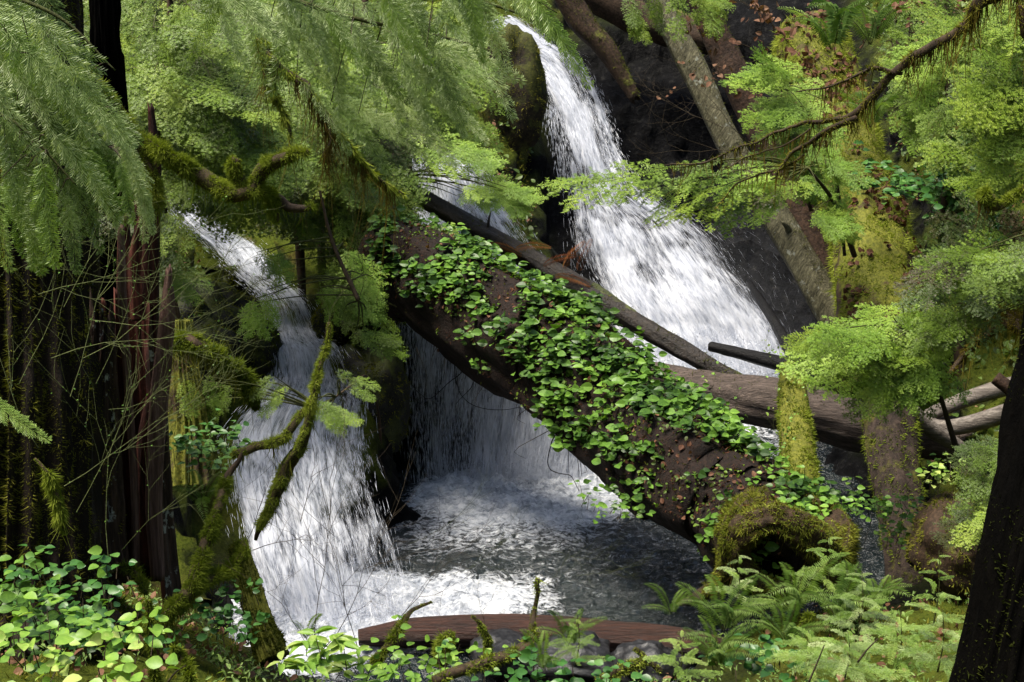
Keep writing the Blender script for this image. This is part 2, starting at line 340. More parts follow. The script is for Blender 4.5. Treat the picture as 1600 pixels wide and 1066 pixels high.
n1 = noise(t, p, 1.7, 8, .65); n2 = noise(t, p, 9, 8, .7); n3 = noise(t, p, 30, 5, .7)
rock = ramp(t, n2, [(.3, (.001, .001, .001)), (.55, (.004, .004, .0045)), (.74, (.028, .027, .024))])  # near black holds the cave shade; pale patches paint wet highlights
soil = ramp(t, n2, [(.3, (.016, .009, .005)), (.55, (.05, .026, .013)), (.75, (.1, .055, .028))])
mossc = ramp(t, n3, [(.3, (.015, .022, .004)), (.5, (.05, .065, .008)), (.7, (.065, .075, .010))])
fm = ramp(t, math_(t, 'ADD', math_(t, 'MULTIPLY', up, .45), n1), [(.62, 0.), (.82, 1.)])
wet = nd(t, 'Attribute', attribute_name='wet').outputs['Fac']  # masks rock wet from the falls and rock painted dark as shade
fm = math_(t, 'MULTIPLY', fm, math_(t, 'SUBTRACT', 1., wet))
fs = ramp(t, math_(t, 'SUBTRACT', up, math_(t, 'MULTIPLY', wet, .6)), [(.55, 0.), (.7, 1.)])
col = mixc(t, fs, rock, soil); col = mixc(t, fm, col, mossc)
h = math_(t, 'ADD', n2, math_(t, 'MULTIPLY', n3, .3)); bp = nd(t, 'Bump', {'Height': h, 'Strength': .8, 'Distance': .08})
b = nd(t, 'BsdfPrincipled', {'Base Color': col, 'Normal': bp.outputs[0], 'Roughness': ramp(t, fs, [(0., .6), (1., .95)]), 'Specular IOR Level': .05}); nd(t, 'OutputMaterial', {0: b.outputs[0]}); M['ground'] = m
def wet_shade(x, y, z):  # wet ground by the water, also painting shade behind the falls near-black
    pool = sstep(-5.2, -5.9, z)
    up_ = sstep(6.4, 5.6, x) * sstep(.0, .8, x) * sstep(19.5, 20.5, y) * sstep(27.5, 26, y)  # reaches past the wet rock so the cave's shade is in the colour
    cur = sstep(-1.9, -1.2, x) * sstep(2.2, 1.6, x) * sstep(16.2, 16.8, y) * sstep(20.5, 19, y)
    return np.clip(np.maximum(np.maximum(pool, up_), cur), 0, 1)
ground = tag(mk('ground', V.reshape(-1, 3), GF, M['ground'], attrs={'wet': wet_shade(V[..., 0], V[..., 1], Z)}), kind='structure')
GT = np.concatenate([GF[:, [0, 1, 2]], GF[:, [0, 2, 3]]]); GV = V.reshape(-1, 3)
def gz(x, y): return float(H(x, y))

# ---------------------------------------------------------------- water surface of the pool
WZ = -6.0
wx = np.linspace(-4.2, 6, 410); wy = np.linspace(9.6, 22.6, 520); X, Y = np.meshgrid(wx, wy)
def blob(x, y, cx, cy, rx, ry, e=1.): return np.clip(1 - np.hypot((x - cx) / rx, (y - cy) / ry), 0, 1) ** e
warp = .5 * fbm(np.stack([X * 1.1, Y * 1.1, X * 0], -1), 3)
foam = 1.8 * blob(X + warp * .6, Y + warp * .6, -1.9, 12.9, 1.7, 1.4) + .8 * blob(X + warp, Y + warp * .7, -.9, 13.0, 1.3, .9)
foam += 2.9 * blob(X + warp * .7, Y + warp * .7, .25, 16.4, 1.6, 1.3) + .45 * blob(X + warp, Y + warp, -.5, 15.7, 1.9, 1.4)
foam += 2.2 * blob(X, Y, 2.9, 21.0, 2.3, 2.2) + .5 * blob(X, Y, 3.1, 18.5, 1.6, 2)
foam += .27 * blob(X, Y, 0.4, 15, 3.2, 2.6, .6)
foam = np.clip(foam, 0, 1.6)
def ridg(p_, o=4):
    r = 0; a = 1
    for k in range(o): r = r + a * (1 - np.abs(vn(p_ + 9 * k))); p_ = p_ * 2.1; a *= .5
    return r
cu = np.stack([X * 2.2 + .8 * warp, Y * 4.2 - .8 * warp, X * 0], -1)
Z = WZ + .030 * ridg(cu) - .045 + .022 * fbm(np.stack([X * 9, Y * 14, X * 0], -1), 3) + np.clip(foam, 0, 1.3) * (.05 * np.abs(fbm(np.stack([X * 5, Y * 7, X * 0 + 2], -1), 5, .7)) + .02)
m, t = new_mat('pool_water'); p = world_pos(t)
fo = nd(t, 'Attribute', attribute_name='foam').outputs['Fac']
ps = nd(t, 'Mapping', {'Vector': p, 'Scale': (1, 1.6, 1)}).outputs[0]
na = noise(t, ps, 3.1, 9, .66, 1.5); nb = noise(t, ps, 8, 7, .7, 1.2)
lace = math_(t, 'ABSOLUTE', math_(t, 'MULTIPLY_ADD', na, 2., -1.))        # thin foam lines
lac = math_(t, 'SUBTRACT', .55, math_(t, 'MULTIPLY', lace, 3.4))
dn = math_(t, 'ADD', math_(t, 'MULTIPLY', fo, 1.15), math_(t, 'MULTIPLY_ADD', nb, 1.1, -1.02)); dn = math_(t, 'ADD', dn, math_(t, 'MULTIPLY', math_(t, 'MAXIMUM', lac, 0.), math_(t, 'ADD', fo, .35)))
fac = ramp(t, dn, [(.0, 0.), (.16, .35), (.5, 1.)])
bw = nd(t, 'Bump', {'Height': math_(t, 'ADD', noise(t, ps, 5, 5, .6, 1.2), math_(t, 'MULTIPLY', noise(t, ps, 15, 3, .6), .3)), 'Strength': 1., 'Distance': .12})
wb = nd(t, 'BsdfPrincipled', {'Base Color': (.008, .013, .014, 1), 'Roughness': .07, 'Specular IOR Level': .6, 'Normal': bw.outputs[0]})
bf = nd(t, 'Bump', {'Height': math_(t, 'ADD', nb, na), 'Strength': .9, 'Distance': .10})
fb = nd(t, 'BsdfPrincipled', {'Base Color': ramp(t, math_(t, 'MULTIPLY_ADD', nb, .6, math_(t, 'MULTIPLY', na, .5)), [(.40, (.18, .21, .26)), (.52, (.5, .53, .59)), (.62, (.84, .86, .9))]), 'Roughness': .6, 'Specular IOR Level': .3, 'Normal': bf.outputs[0]})
mx = nd(t, 'MixShader', {0: fac, 1: wb.outputs[0], 2: fb.outputs[0]}); nd(t, 'OutputMaterial', {0: mx.outputs[0]}); M['pool'] = m
ny, nx = X.shape; ii = np.arange(ny - 1)[:, None] * nx; jj = np.arange(nx - 1)[None]; A = (ii + jj).ravel()
tag(mk('pool_water', np.stack([X, Y, Z], -1).reshape(-1, 3), np.stack([A, A + 1, A + nx + 1, A + nx], -1), M['pool'], attrs={'foam': foam}), kind='structure')

# ---------------------------------------------------------------- falling water
m, t = new_mat('falling_water'); uv = nd(t, 'UVMap').outputs[0]; de = nd(t, 'Attribute', attribute_name='dens').outputs['Fac']
s1 = noise(t, nd(t, 'Mapping', {'Vector': uv, 'Scale': (14, 1.6, 1)}).outputs[0], 1., 8, .7, .5)
s2 = noise(t, nd(t, 'Mapping', {'Vector': uv, 'Scale': (46, 5, 1)}).outputs[0], 1., 5, .7, .3)
sm = math_(t, 'ADD', math_(t, 'MULTIPLY', s1, .6), math_(t, 'MULTIPLY', s2, .45))
al = ramp(t, math_(t, 'ADD', de, math_(t, 'MULTIPLY_ADD', sm, 2.0, -1.35)), [(.0, 0.), (.25, .4), (.6, 1.)])
col = ramp(t, sm, [(.32, (.10, .12, .17)), (.45, (.36, .39, .47)), (.60, (.68, .70, .76))])
bp = nd(t, 'Bump', {'Height': sm, 'Strength': .7, 'Distance': .08})
wb = nd(t, 'BsdfPrincipled', {'Base Color': col, 'Roughness': .45, 'Specular IOR Level': .4, 'Normal': bp.outputs[0]})
tl = nd(t, 'BsdfTranslucent', {'Color': (.5, .54, .62, 1)}); w1 = nd(t, 'MixShader', {0: .25, 1: wb.outputs[0], 2: tl.outputs[0]})
tp = nd(t, 'BsdfTransparent'); mx = nd(t, 'MixShader', {0: al, 1: tp.outputs[0], 2: w1.outputs[0]}); nd(t, 'OutputMaterial', {0: mx.outputs[0]}); M['fall'] = m
m, t = new_mat('water_drops'); wb = nd(t, 'BsdfPrincipled', {'Base Color': (.62, .65, .72, 1), 'Roughness': .3, 'Specular IOR Level': .5})
tl = nd(t, 'BsdfTranslucent', {'Color': (.6, .64, .72, 1)}); mx = nd(t, 'MixShader', {0: .35, 1: wb.outputs[0], 2: tl.outputs[0]}); nd(t, 'OutputMaterial', {0: mx.outputs[0]}); M['drop'] = m
FLABEL = {'upper_waterfall': 'broad white upper waterfall bending down over dark rock', 'side_trickle': 'thin strands of water falling left of the upper waterfall', 'spray_veil': 'faint veil of spray over the dark rock right of the upper waterfall',
    'middle_cascade': 'white cascade above the slanting leafy log', 'curtain_waterfall': 'curtain of water falling into the pool under the slanting log', 'left_cascade': 'tall stepped white cascade at the left'}
SPV = np.array([[0, 0, 0], [.4, .5, 0], [.4, -.25, .43], [.4, -.25, -.43], [1, 0, 0]]); SPF = np.array([[0, 2, 1], [0, 3, 2], [0, 1, 3], [4, 1, 2], [4, 2, 3], [4, 3, 1]])
def fall(name, rows, dens, nstroke, bulge=.12, jit=.05, slen=(.05, .24), swid=(.002, .006), nu=110, nv=190, ragged=.03):
    L = PP([(a, b, c) for a, b, c, *_ in rows]); R_ = PP([r[3:6] for r in rows])
    l = spline(L, nv); r = spline(R_, nv); u = np.linspace(0, 1, nu)
    G = l[:, None] * (1 - u)[None, :, None] + r[:, None] * u[None, :, None]
    vlen = np.concatenate([[0], np.cumsum(np.linalg.norm(np.diff((l + r) / 2, axis=0), axis=1))]); wid = np.linalg.norm(r - l, axis=1).mean()
    vv = np.linspace(0, 1, nv); UU, VV = np.meshgrid(u, vv)
    q = np.stack([UU * wid * 4.5, np.broadcast_to(vlen[:, None] * .8, UU.shape), UU * 0 + rows[0][0]], -1)
    n = fbm(q, 4, .55); q2 = np.stack([UU * wid * 1.3, np.broadcast_to(vlen[:, None] * .9, UU.shape), UU * 0 + rows[0][1]], -1)
    off = bulge * np.sin(np.pi * UU) + jit * n + jit * 1.3 * fbm(q2, 3)
    G = G + off[..., None] * np.array([0, -1., .25])
    D = dens(UU, VV) * sstep(0, .10, UU + ragged * n) * sstep(1, .90, UU + ragged * n) + .20 * n - .42 * sstep(.05, .6, fbm(q2 * 1.3 + 5, 4, .6)) * sstep(.92, .7, VV)
    UVs = np.stack([UU * wid, np.broadcast_to(vlen[:, None], UU.shape)], -1).reshape(-1, 2)
    ii = np.arange(nv - 1)[:, None] * nu; jj = np.arange(nu - 1)[None]; A = (ii + jj).ravel()
    # streaks and drops thrown off the sheet
    N = nstroke; a = rng.random(N) ** .9; b_ = rng.random(N)
    uu = np.clip(b_, 0, 1); iu = (uu * (nu - 1)).astype(int); iv = np.clip((a * (nv - 2)).astype(int), 0, nv - 3)
    pr = np.clip(D[iv, iu], .0, 1.1); ok = rng.random(N) < .12 + pr * .85; iu, iv = iu[ok], iv[ok]; N = len(iu)
    base = G[iv, iu]; tan = norm(G[iv + 1, iu] - G[iv, iu]); tan = norm(tan + rng.normal(size=(N, 3)) * .07)
    thick = .05 + .16 * (iv / nv) * rng.random(N)
    o = base + rng.normal(size=(N, 3)) * np.array([.07, .0, .03]) + np.array([0, -1., .2]) * (thick * (rng.random(N) ** .6))[:, None]
    R3 = basis(tan, rng.normal(size=(N, 3))); ln = slen[0] + (slen[1] - slen[0]) * rng.random(N) ** 2.2; wd = swid[0] + (swid[1] - swid[0]) * rng.random(N) ** 2
    R3 = R3 * np.stack([ln, wd, wd], -1)[:, None, :]
    root = thing(name, None, None, G[nv // 2, nu // 2]); root['kind'] = 'structure'; root['label'] = FLABEL[name]
    mk('falling_sheet', shift(G.reshape(-1, 3), root), np.stack([A, A + nu, A + nu + 1, A + 1], -1), M['fall'], root, attrs={'dens': D}, uv=UVs)
    part('flying_drops', inst(SPV, SPF, o, R3, np.ones(N)), M['drop'], root, smooth=False)
    return root
def spray(name_, root, c, r, N, size=(.006, .02)):
    d = rng.normal(size=(N, 3)); d = norm(d) * (rng.random(N) ** .8)[:, None]; d[:, 2] = np.abs(d[:, 2]) - .05
    o = np.array(c) + d * np.array(r); s = size[0] + (size[1] - size[0]) * rng.random(N) ** 3
    R3 = basis(norm(d * [1, 1, 2] + rng.normal(size=(N, 3)) * .5), rng.normal(size=(N, 3))) * np.stack([s * (1 + 1.5 * rng.random(N)), s, s], -1)[:, None, :]
    part(name_, inst(SPV, SPF, o, R3, np.ones(N)), M['drop'], root, smooth=False)
# upper fall: the smooth slide over the lip, then the broad broken part below
up1 = fall('upper_waterfall', FALLS['upper_waterfall'],
     lambda U, V_: .28 + .62 * sstep(0, .3, U) * (1 - .85 * sstep(.66, 1., U) * sstep(.4, .6, V_)) + .40 * sstep(.75, .95, V_) + .1 * sstep(.35, .1, V_), 20000, .18, .07)
fall('side_trickle', FALLS['side_trickle'],
     lambda U, V_: .25 + .35 * sstep(.25, .05, U), 3200, .03, .04, swid=(.005, .012))
fall('spray_veil', FALLS['spray_veil'],
     lambda U, V_: -.7 + .95 * sstep(.7, .0, U) * sstep(.0, .25, V_) + .15 * V_, 3500, .05, .09, slen=(.06, .3), swid=(.001, .003))
spray('base_spray', up1, P(1110, 585, 21.0), (1.3, .8, .75), 9000)
mid = fall('middle_cascade', FALLS['middle_cascade'],
     lambda U, V_: .78 + 0 * U, 9000, .08, .10)
cur = fall('curtain_waterfall', FALLS['curtain_waterfall'],
     lambda U, V_: .56 + .60 * sstep(.25, .55, U) * sstep(.15, .8, V_) - .22 * sstep(.3, .95, V_) * sstep(.42, .25, U) + .25 * sstep(.09, .03, U), 20000, .12, .05, swid=(.003, .007), nu=160)
spray('base_spray', cur, P(830, 745, 16.7), (.9, .6, .55), 5000, (.005, .014))
lef = fall('left_cascade', FALLS['left_cascade'],
     lambda U, V_: .78 - .25 * sstep(.45, .8, U) * sstep(.45, .7, V_) + .2 * sstep(.85, .97, V_) + 0 * U, 20000, .15, .09)
spray('base_spray', lef, P(560, 960, 12.8), (1.0, .7, .35), 6000, (.004, .013))
# soft mist hanging where the upper fall lands
m, t = new_mat('mist'); vs = nd(t, 'VolumePrincipled', {'Color': (.85, .88, .95, 1), 'Density': .03, 'Anisotropy': .2}); nd(t, 'OutputMaterial', {1: vs.outputs[0]}); M['mist'] = m
gs = []
for c, r in ((P(1215, 560, 21.0), (1.1, .5, .7)), (P(1150, 470, 21.6), (1.3, .5, 1.1)), (P(1185, 400, 22.2), (1.0, .4, 1.1))):
    th = np.linspace(0, math.pi, 15); ph = np.linspace(0, 2 * math.pi, 24, endpoint=False); T_, Ph = np.meshgrid(th, ph, indexing='ij'); d = np.stack([np.sin(T_) * np.cos(Ph), np.sin(T_) * np.sin(Ph), np.cos(T_)], -1)
    v = (d * (1 + .25 * fbm(d * 1.5 + c[0], 2))[..., None] * np.array(r)).reshape(-1, 3) + c; i = np.arange(14)[:, None] * 24; j = np.arange(24)[None]; k = (j + 1) % 24; gs.append((v, np.stack([(i + j).ravel(), (i + 24 + j).ravel(), (i + 24 + k).ravel(), (i + k).ravel()], -1)))
tag(mk('mist', *join(*gs), M['mist']), 'pale mist at the foot of the upper waterfall', 'mist', kind='stuff')
# ================================================================= plant patterns (made once, shared by every copy)
def mkm(name, groups, root=None, smooth=False, origin=None):
    """one mesh from several (geometry, material) pairs"""
    V, F, I, n = [], [], [], 0
    for k, (vf, mt) in enumerate(groups):
        V.append(vf[0]); F.append(np.asarray(vf[1]) + n); I.append(np.full(len(vf[1]), k)); n += len(vf[0])
    v = np.concatenate(V)
    if root is not None: v = shift(v, root)
    elif origin is not None: v = v - np.array(origin)[None]
    o = mk(name, v, np.concatenate(F), groups[0][1], root, smooth)
    for _, mt in groups[1:]: o.data.materials.append(mt)
    o.data.polygons.foreach_set('material_index', np.concatenate(I).astype(np.int32))
    if origin is not None: o.location = tuple(float(c) for c in origin)
    return o
def proto(groups):
    o = mkm('proto', groups); me = o.data; bpy.data.objects.remove(o); return me
def twig3(a, b, r0, r1): return tube([a, b], [r0, r1], 3, 3, caps=False)
def hemlock_bough(seed, mt, wood=None, droop=.22, wide=.42):
    r = np.random.default_rng(seed); segs = []
    def ax(t): return np.array([t, .05 * math.sin(3 * t + seed), -droop * t * t + .02 * math.sin(9 * t)])
    N = 10
    for i in range(N):
        t = .06 + .92 * (i + r.random() * .6) / N
        for s in (-1, 1):
            if r.random() < .06: continue
            ln = wide * (math.sin(math.pi * (t * .80 + .16)) ** .9) * (.65 + .5 * r.random()) + .03; a = math.radians(52 + 12 * r.normal() - 14 * t)
            d = np.array([math.cos(a), s * math.sin(a), -.12 + .10 * r.normal()]); b0 = ax(t)
            nd_ = 4; pts = [b0 + d * ln * k / nd_ + np.array([.04, 0, -.10]) * ln * (k / nd_) ** 2 for k in range(nd_ + 1)]
            for k in range(nd_): segs.append((pts[k], pts[k + 1], .0016))
            for j in range(int(ln / .07)):
                u = (j + 1) / (ln / .07 + 1)
                for s2 in (-1, 1):
                    if r.random() < .15: continue
                    l2 = (.36 * ln * (1 - u) + .05) * (.6 + .6 * r.random()); a2 = a * s + s2 * math.radians(48 + 8 * r.normal())
                    p0 = b0 + d * ln * u + np.array([.04, 0, -.10]) * ln * u * u; e = p0 + np.array([math.cos(a2), math.sin(a2), -.15 + .15 * r.normal()]) * l2
                    segs.append((p0, e, .001))
    for k in range(12): segs.append((ax(k / 12), ax((k + 1) / 12), .004 * (1 - k / 14)))
    A = np.array([s[0] for s in segs]); B = np.array([s[1] for s in segs]); ln = np.linalg.norm(B - A, axis=1)
    cnt = np.maximum((ln / .008).astype(int), 1); idx = np.repeat(np.arange(len(A)), cnt); u = r.random(len(idx))
    p = A[idx] + (B - A)[idx] * u[:, None]; T = norm((B - A)[idx]); V_ = []
    for s in (-1, 1):
        sd = np.stack([-T[:, 1], T[:, 0], np.zeros(len(T))], -1) * s
        d = norm(sd + T * .45 + np.stack([r.normal(size=len(T)) * .15, r.normal(size=len(T)) * .15, r.normal(size=len(T)) * .3], -1)); L = (.018 + .012 * r.random(len(T)))[:, None]
        V_.append(np.stack([p - T * .005, p + T * .005, p + d * L], 1).reshape(-1, 3))
    nv = np.concatenate(V_); nf = np.arange(len(nv)).reshape(-1, 3)
    wd = join(*[twig3(a, b, q, q * .8) for a, b, q in segs if q > .0012])
    return proto([((nv, nf), mt), (wd, wood or M['twig'])])
def cedar_spray(seed, mt, droop=.35, wide=.22):
    r = np.random.default_rng(seed); Vs = []; segs = []
    def ax(t): return np.array([t, .08 * math.sin(2.2 * t + seed), -droop * t * t])
    def blade(p, d, l, w):                                  # flat scaly twig: a slim lens shape
        sd = np.array([-d[1], d[0], .25 * r.normal()]); sd /= np.linalg.norm(sd); q = p + d * l * .5 + np.array([0, 0, -.02 * l]); e = p + d * l + np.array([0, 0, -.12 * l])
        Vs.extend([p, q + sd * w, e, p, e, q - sd * w])
    N = 17
    for i in range(N):
        t = .05 + .93 * (i + r.random() * .5) / N
        for s in (-1, 1):
            ln = wide * (1.05 - t) ** .8 * (.45 + .55 * min(1, t * 5)) * (.7 + .45 * r.random()) + .02; a = math.radians(38 + 8 * r.normal())
            d = np.array([math.cos(a), s * math.sin(a), -.1 + .08 * r.normal()]); b0 = ax(t); segs.append((b0, b0 + d * ln * .8))
            n2 = max(3, int(ln / .024))
            for j in range(n2):
                u = (j + .6) / n2; p0 = b0 + d * ln * u + np.array([0, 0, -.18 * ln * u * u])
                for s2 in (-1, 1):
                    a2 = s * a + s2 * math.radians(36); l2 = (.072 * (1 - u * .7) + .015) * (.7 + .5 * r.random())
                    blade(p0, np.array([math.cos(a2), math.sin(a2), -.08 + .06 * r.normal()]), l2, .0058)
            blade(b0 + d * ln * .8, d, ln * .25, .004)
    for i in range(14): segs.append((ax(i / 14), ax((i + 1) / 14)))
    v = np.array(Vs); wd = join(*[twig3(a, b, .0022, .0014) for a, b in segs])
    return proto([((v, np.arange(len(v)).reshape(-1, 3)), mt), (wd, mt)])
def frond(seed, mt, arch=.35, wide=.13):
    """sword fern frond: a rib with paired leaflets, each leaflet folded a little"""
    r = np.random.default_rng(seed); V_ = []
    def ax(t): return np.array([t, .03 * math.sin(4 * t + seed), arch * math.sin(t * 2.3) - arch * .9 * t * t])
    for i in range(34):
        t = .1 + .88 * i / 34; b0 = ax(t); T = ax(t + .02) - b0; T /= np.linalg.norm(T)
        ln = wide * math.sin(math.pi * min(1, (t * .86 + .12))) ** .8 * (.85 + .25 * r.random()) + .012
        for s in (-1, 1):
            d = np.array([.35, s, .12 * r.normal() - .1]); d /= np.linalg.norm(d); w_ = .0105
            m1 = b0 + d * ln * .45 + T * w_ + np.array([0, 0, .008]); m2 = b0 + d * ln * .45 - T * w_; e = b0 + d * ln + np.array([0, 0, -.03 * ln / .1])
            V_ += [b0 - T * w_ * .6, m1, e, b0 - T * w_ * .6, e, m2]
    v = np.array(V_); rib = tube([ax(k / 8) for k in range(9)], [.005, .0015], 10, 3, caps=False)
    return proto([((v, np.arange(len(v)).reshape(-1, 3)), mt), (rib, M['twigg'])])
def oval_leaf(wd=.33, tip=.12, fold=.10):
    """leaf of unit length along X with a mid-rib fold and a drooping tip"""
    ts = [0, .12, .35, .62, .85, 1.0]; ws = [.02, .62, 1, .88, .45, 0]; v = []; 
    for t_, w_ in zip(ts, ws):
        z = -.18 * t_ * t_; v += [[t_, -wd * w_, z + fold * w_], [t_, 0, z], [t_, wd * w_, z + fold * w_]]
    f = []
    for i in range(5):
        a = 3 * i
        for k in (0, 1): f += [[a + k, a + k + 3, a + k + 4], [a + k, a + k + 4, a + k + 1]]
    return np.array(v, float), np.array(f)
LV, LF = oval_leaf(.36); LV2, LF2 = oval_leaf(.17)
def leaves(o, d, n, size, kind=0):
    v, f = (LV, LF) if kind == 0 else (LV2, LF2); return inst(v, f, o, basis(d, n), size)
def rand_bend(N, s=1.): return rng.normal(size=(N, 3)) * s
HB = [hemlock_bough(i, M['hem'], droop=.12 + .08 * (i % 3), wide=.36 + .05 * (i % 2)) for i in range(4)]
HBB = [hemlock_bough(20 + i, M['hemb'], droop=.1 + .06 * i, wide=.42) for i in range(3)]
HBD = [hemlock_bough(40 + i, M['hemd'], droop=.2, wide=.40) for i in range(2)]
CS = [cedar_spray(i, M['ced'], .3 + .1 * i) for i in range(3)]; CSB = [cedar_spray(10 + i, M['cedb'], .25 + .1 * i) for i in range(2)]
FR = [frond(i, M['fern'], .28 + .07 * i) for i in range(3)]; FRD = [frond(7 + i, M['needle'], .2 + .07 * i) for i in range(2)]
def direction(ang, toward):                                 # heading seen in elevation (0 = right, 90 = down) plus how much it comes forward
    a = math.radians(ang); return norm(np.array([math.cos(a), -toward, -math.sin(a)]))
def boughs(root, name, protos, spots, limb_from, limb_mat, tilt=(0, -.62, .85), jitn=.18, limbs=True, trunk=None, maxparts=90):
    """spots: (base point, direction, length); each bough is a part, its limb joins the trunk"""
    tubes = [] if trunk is None else [trunk]
    for i, (p, d, s) in enumerate(spots):
        n = np.array(tilt) + rng.normal(size=3) * jitn; R3 = basis(d, n); ref(name, protos[i % len(protos)], root, p, R3, s)
        if limbs:
            a = limb_from(p); midp = (a + p) / 2 + np.array([0, 0, .05 * np.linalg.norm(a - p)]) + rng.normal(size=3) * .03
            tubes.append(tube([a, midp, p], [.009 + .004 * s, .004 * s + .002], 7, 4, caps=False))
    return tubes
def ell(cx, cy, rx, ry, Ys, n, ang, ln, tow=(.1, .8), seed=0):
    """n bough spots spread through an oval patch at the distance Ys; heading and length vary"""
    r = np.random.default_rng(seed + int(cx * 7 + cy)); out = []
    for k in range(n):
        q = r.random() ** .5; th = r.random() * 6.283; L = ln[0] + (ln[1] - ln[0]) * r.random(); a = ang[0] + (ang[1] - ang[0]) * r.random()
        Y_ = Ys[0] + (Ys[1] - Ys[0]) * r.random(); p = P(cx + q * rx * math.cos(th), cy + q * ry * math.sin(th), Y_)
        d = direction(a, tow[0] + (tow[1] - tow[0]) * r.random()); out.append((p - d * L * .5, d, L))
    return out
def hemlock(name, label, trunk_pts, rad, spots, protos, cat='hemlock tree', mat=None, group=None, tilt=(0, -.62, .85)):
    T = PP(trunk_pts); g0 = gz(T[0, 0], T[0, 1])
    if 0 < T[0, 2] - g0 + .1 < 6 and float(wet_shade(T[0, 0], T[0, 1], g0)) < .3: T = np.vstack([[T[0, 0], T[0, 1] + .05, g0 - .15], T])
    root = thing(name, label, cat, T[0], group); cv = spline(T, 60)
    def near(p):
        c = cv.copy(); dd = np.hypot(c[:, 0] - p[0], c[:, 1] - p[1]) + .7 * np.abs(c[:, 2] - p[2] - .12); return c[dd.argmin()]
    trunk = tube(T, rad, 40, 8, rough=.12)
    tubes = boughs(root, 'bough', protos, spots, near, M['twig'], tilt=tilt)
    part('trunk', trunk, mat or M['bark'], root)
    if tubes: part('limbs', join(*tubes), M['twigg'], root)
    return root
# ================================================================= logs
def log(name, label, pts, rad, mat, n=70, seg=28, rough=.11, fr=(3.5, .6), moss=None, cat='log', jag=.12, lumps=.12, group=None, stubs=0, **kw):
    T = np.array(pts); root = thing(name, label, cat, T[0], group); g = tube(T, rad, n, seg, rough, fr, jag=jag, lumps=lumps, **kw)
    part('log_wood', g, mat, root)
    c = spline(T, 60)
    for k in range(stubs):
        i = rng.integers(6, 54); r0 = np.interp(i / 60, np.linspace(0, 1, len(rad)), rad); d = norm(rng.normal(size=3) + np.array([0, -.4, .9])); l = r0 * (1.2 + 1.2 * rng.random())
        part('branch_stub', tube([c[i], c[i] + d * l * .7, c[i] + d * l + rng.normal(size=3) * .03], [r0 * .28, r0 * .18, r0 * .1], 8, 8, .2, jag=.03), mat, root)
    if moss:
        for a in (moss if isinstance(moss, list) else [moss]): part('moss', fuzz(g, **a[0]), M[a[1]], root, smooth=False)
    return root, g
# the big slanting log under the leaves
IV = PP([(596, 398, 16.6), (690, 455, 15.9), (860, 560, 14.6), (1010, 682, 13.4), (1130, 780, 12.5), (1225, 852, 11.8)])
m_iv = wood_mat('rotting_red_bark', (.006, .004, .003), (.022, .011, .007), moss=-.2, mc=((.03, .035, .006), (.09, .09, .012)), sc=7, mossup=.35, bump=.9)
ivl, ivg = log('fallen_log', 'thick rotten log slanting across the falls, carpeted with leafy green plants', IV, [.46, .58, .57, .56, .55, .48], m_iv, 110, 56, .09, (3, 1.2), moss=[(dict(N=16000, L=.028, W=.006, up=.1, patch=.45), 'mossd'), (dict(N=60000, L=.025, W=.005, up=.25, patch=.15, sc=2.2, droop=.6), 'dead2')], lumps=.15, wob=.06)
# leafy plants growing on it (nobody could count them)
p, n = sample(ivg, 16000); tt = (p[:, 0] - IV[0, 0]) / (IV[-1, 0] - IV[0, 0])
facing = n[:, 2] * .85 - n[:, 1] * .45; cl = fbm(p * 1.9, 3) + .35 * fbm(p * 6, 2)
dens_ = .30 + .25 * sstep(.3, .6, tt) + .5 * sstep(.2, .8, n[:, 2]) * .4
keep = (facing > .28 + .1 * rng.normal(size=len(p))) & (cl > .50 - dens_) & (tt > .0) & (rng.random(len(p)) < .27)
p, n = p[keep], n[keep]; hgt = .02 + .13 * rng.random(len(p)) ** 1.8
def leaf_clusters(p, n, h, per=(3, 6), size=(.04, .13), spread=.09, kind=0):
    O = []; Dd = []; Nn = []; Sz = []; st = []
    for i in range(len(p)):
        tip = p[i] + norm(n[i] + rng.normal(size=3) * .35 + np.array([0, 0, .35])) * h[i]; st.append((p[i] - n[i] * .01, tip))
        for k in range(rng.integers(per[0], per[1] + 1)):
            a = rng.random() * 6.28; nn = norm(np.array([0, -.45, .8]) + n[i] * .3 + rng.normal(size=3) * .5); d = basis(np.array([math.cos(a), math.sin(a), .1]), nn)[:, 0]
            o = tip + d * spread * rng.random() * .5 + rng.normal(size=3) * spread * .35; O.append(o); Dd.append(d); Nn.append(nn); Sz.append(size[0] + (size[1] - size[0]) * rng.random())
    return np.array(O), np.array(Dd), np.array(Nn), np.array(Sz), st
O, Dd, Nn, Sz, st = leaf_clusters(p, n, hgt)
stems = join(*[tube([a, b], [.0035, .002], 2, 3, caps=False) for a, b in st])
pk, nk = sample(ivg, 9000); kk = (nk[:, 2] > .1) & (fbm(pk * 2.7 + 8, 3) > -.05); pk, nk = pk[kk], nk[kk]
small = leaves(pk + nk * (.01 + .05 * rng.random((len(pk), 1))), rng.normal(size=pk.shape), nk + np.array([0, -.4, .5]) + rng.normal(size=pk.shape) * .5, .02 + .03 * rng.random(len(pk)))
tag(mkm('creeping_plants', [(leaves(O, Dd, Nn, Sz), M['salal']), (small, M['hem']), (stems, M['twig'])], origin=IV[2]), 'glossy round-leaved plants covering the top of the thick slanting log', 'ground cover', kind='stuff')
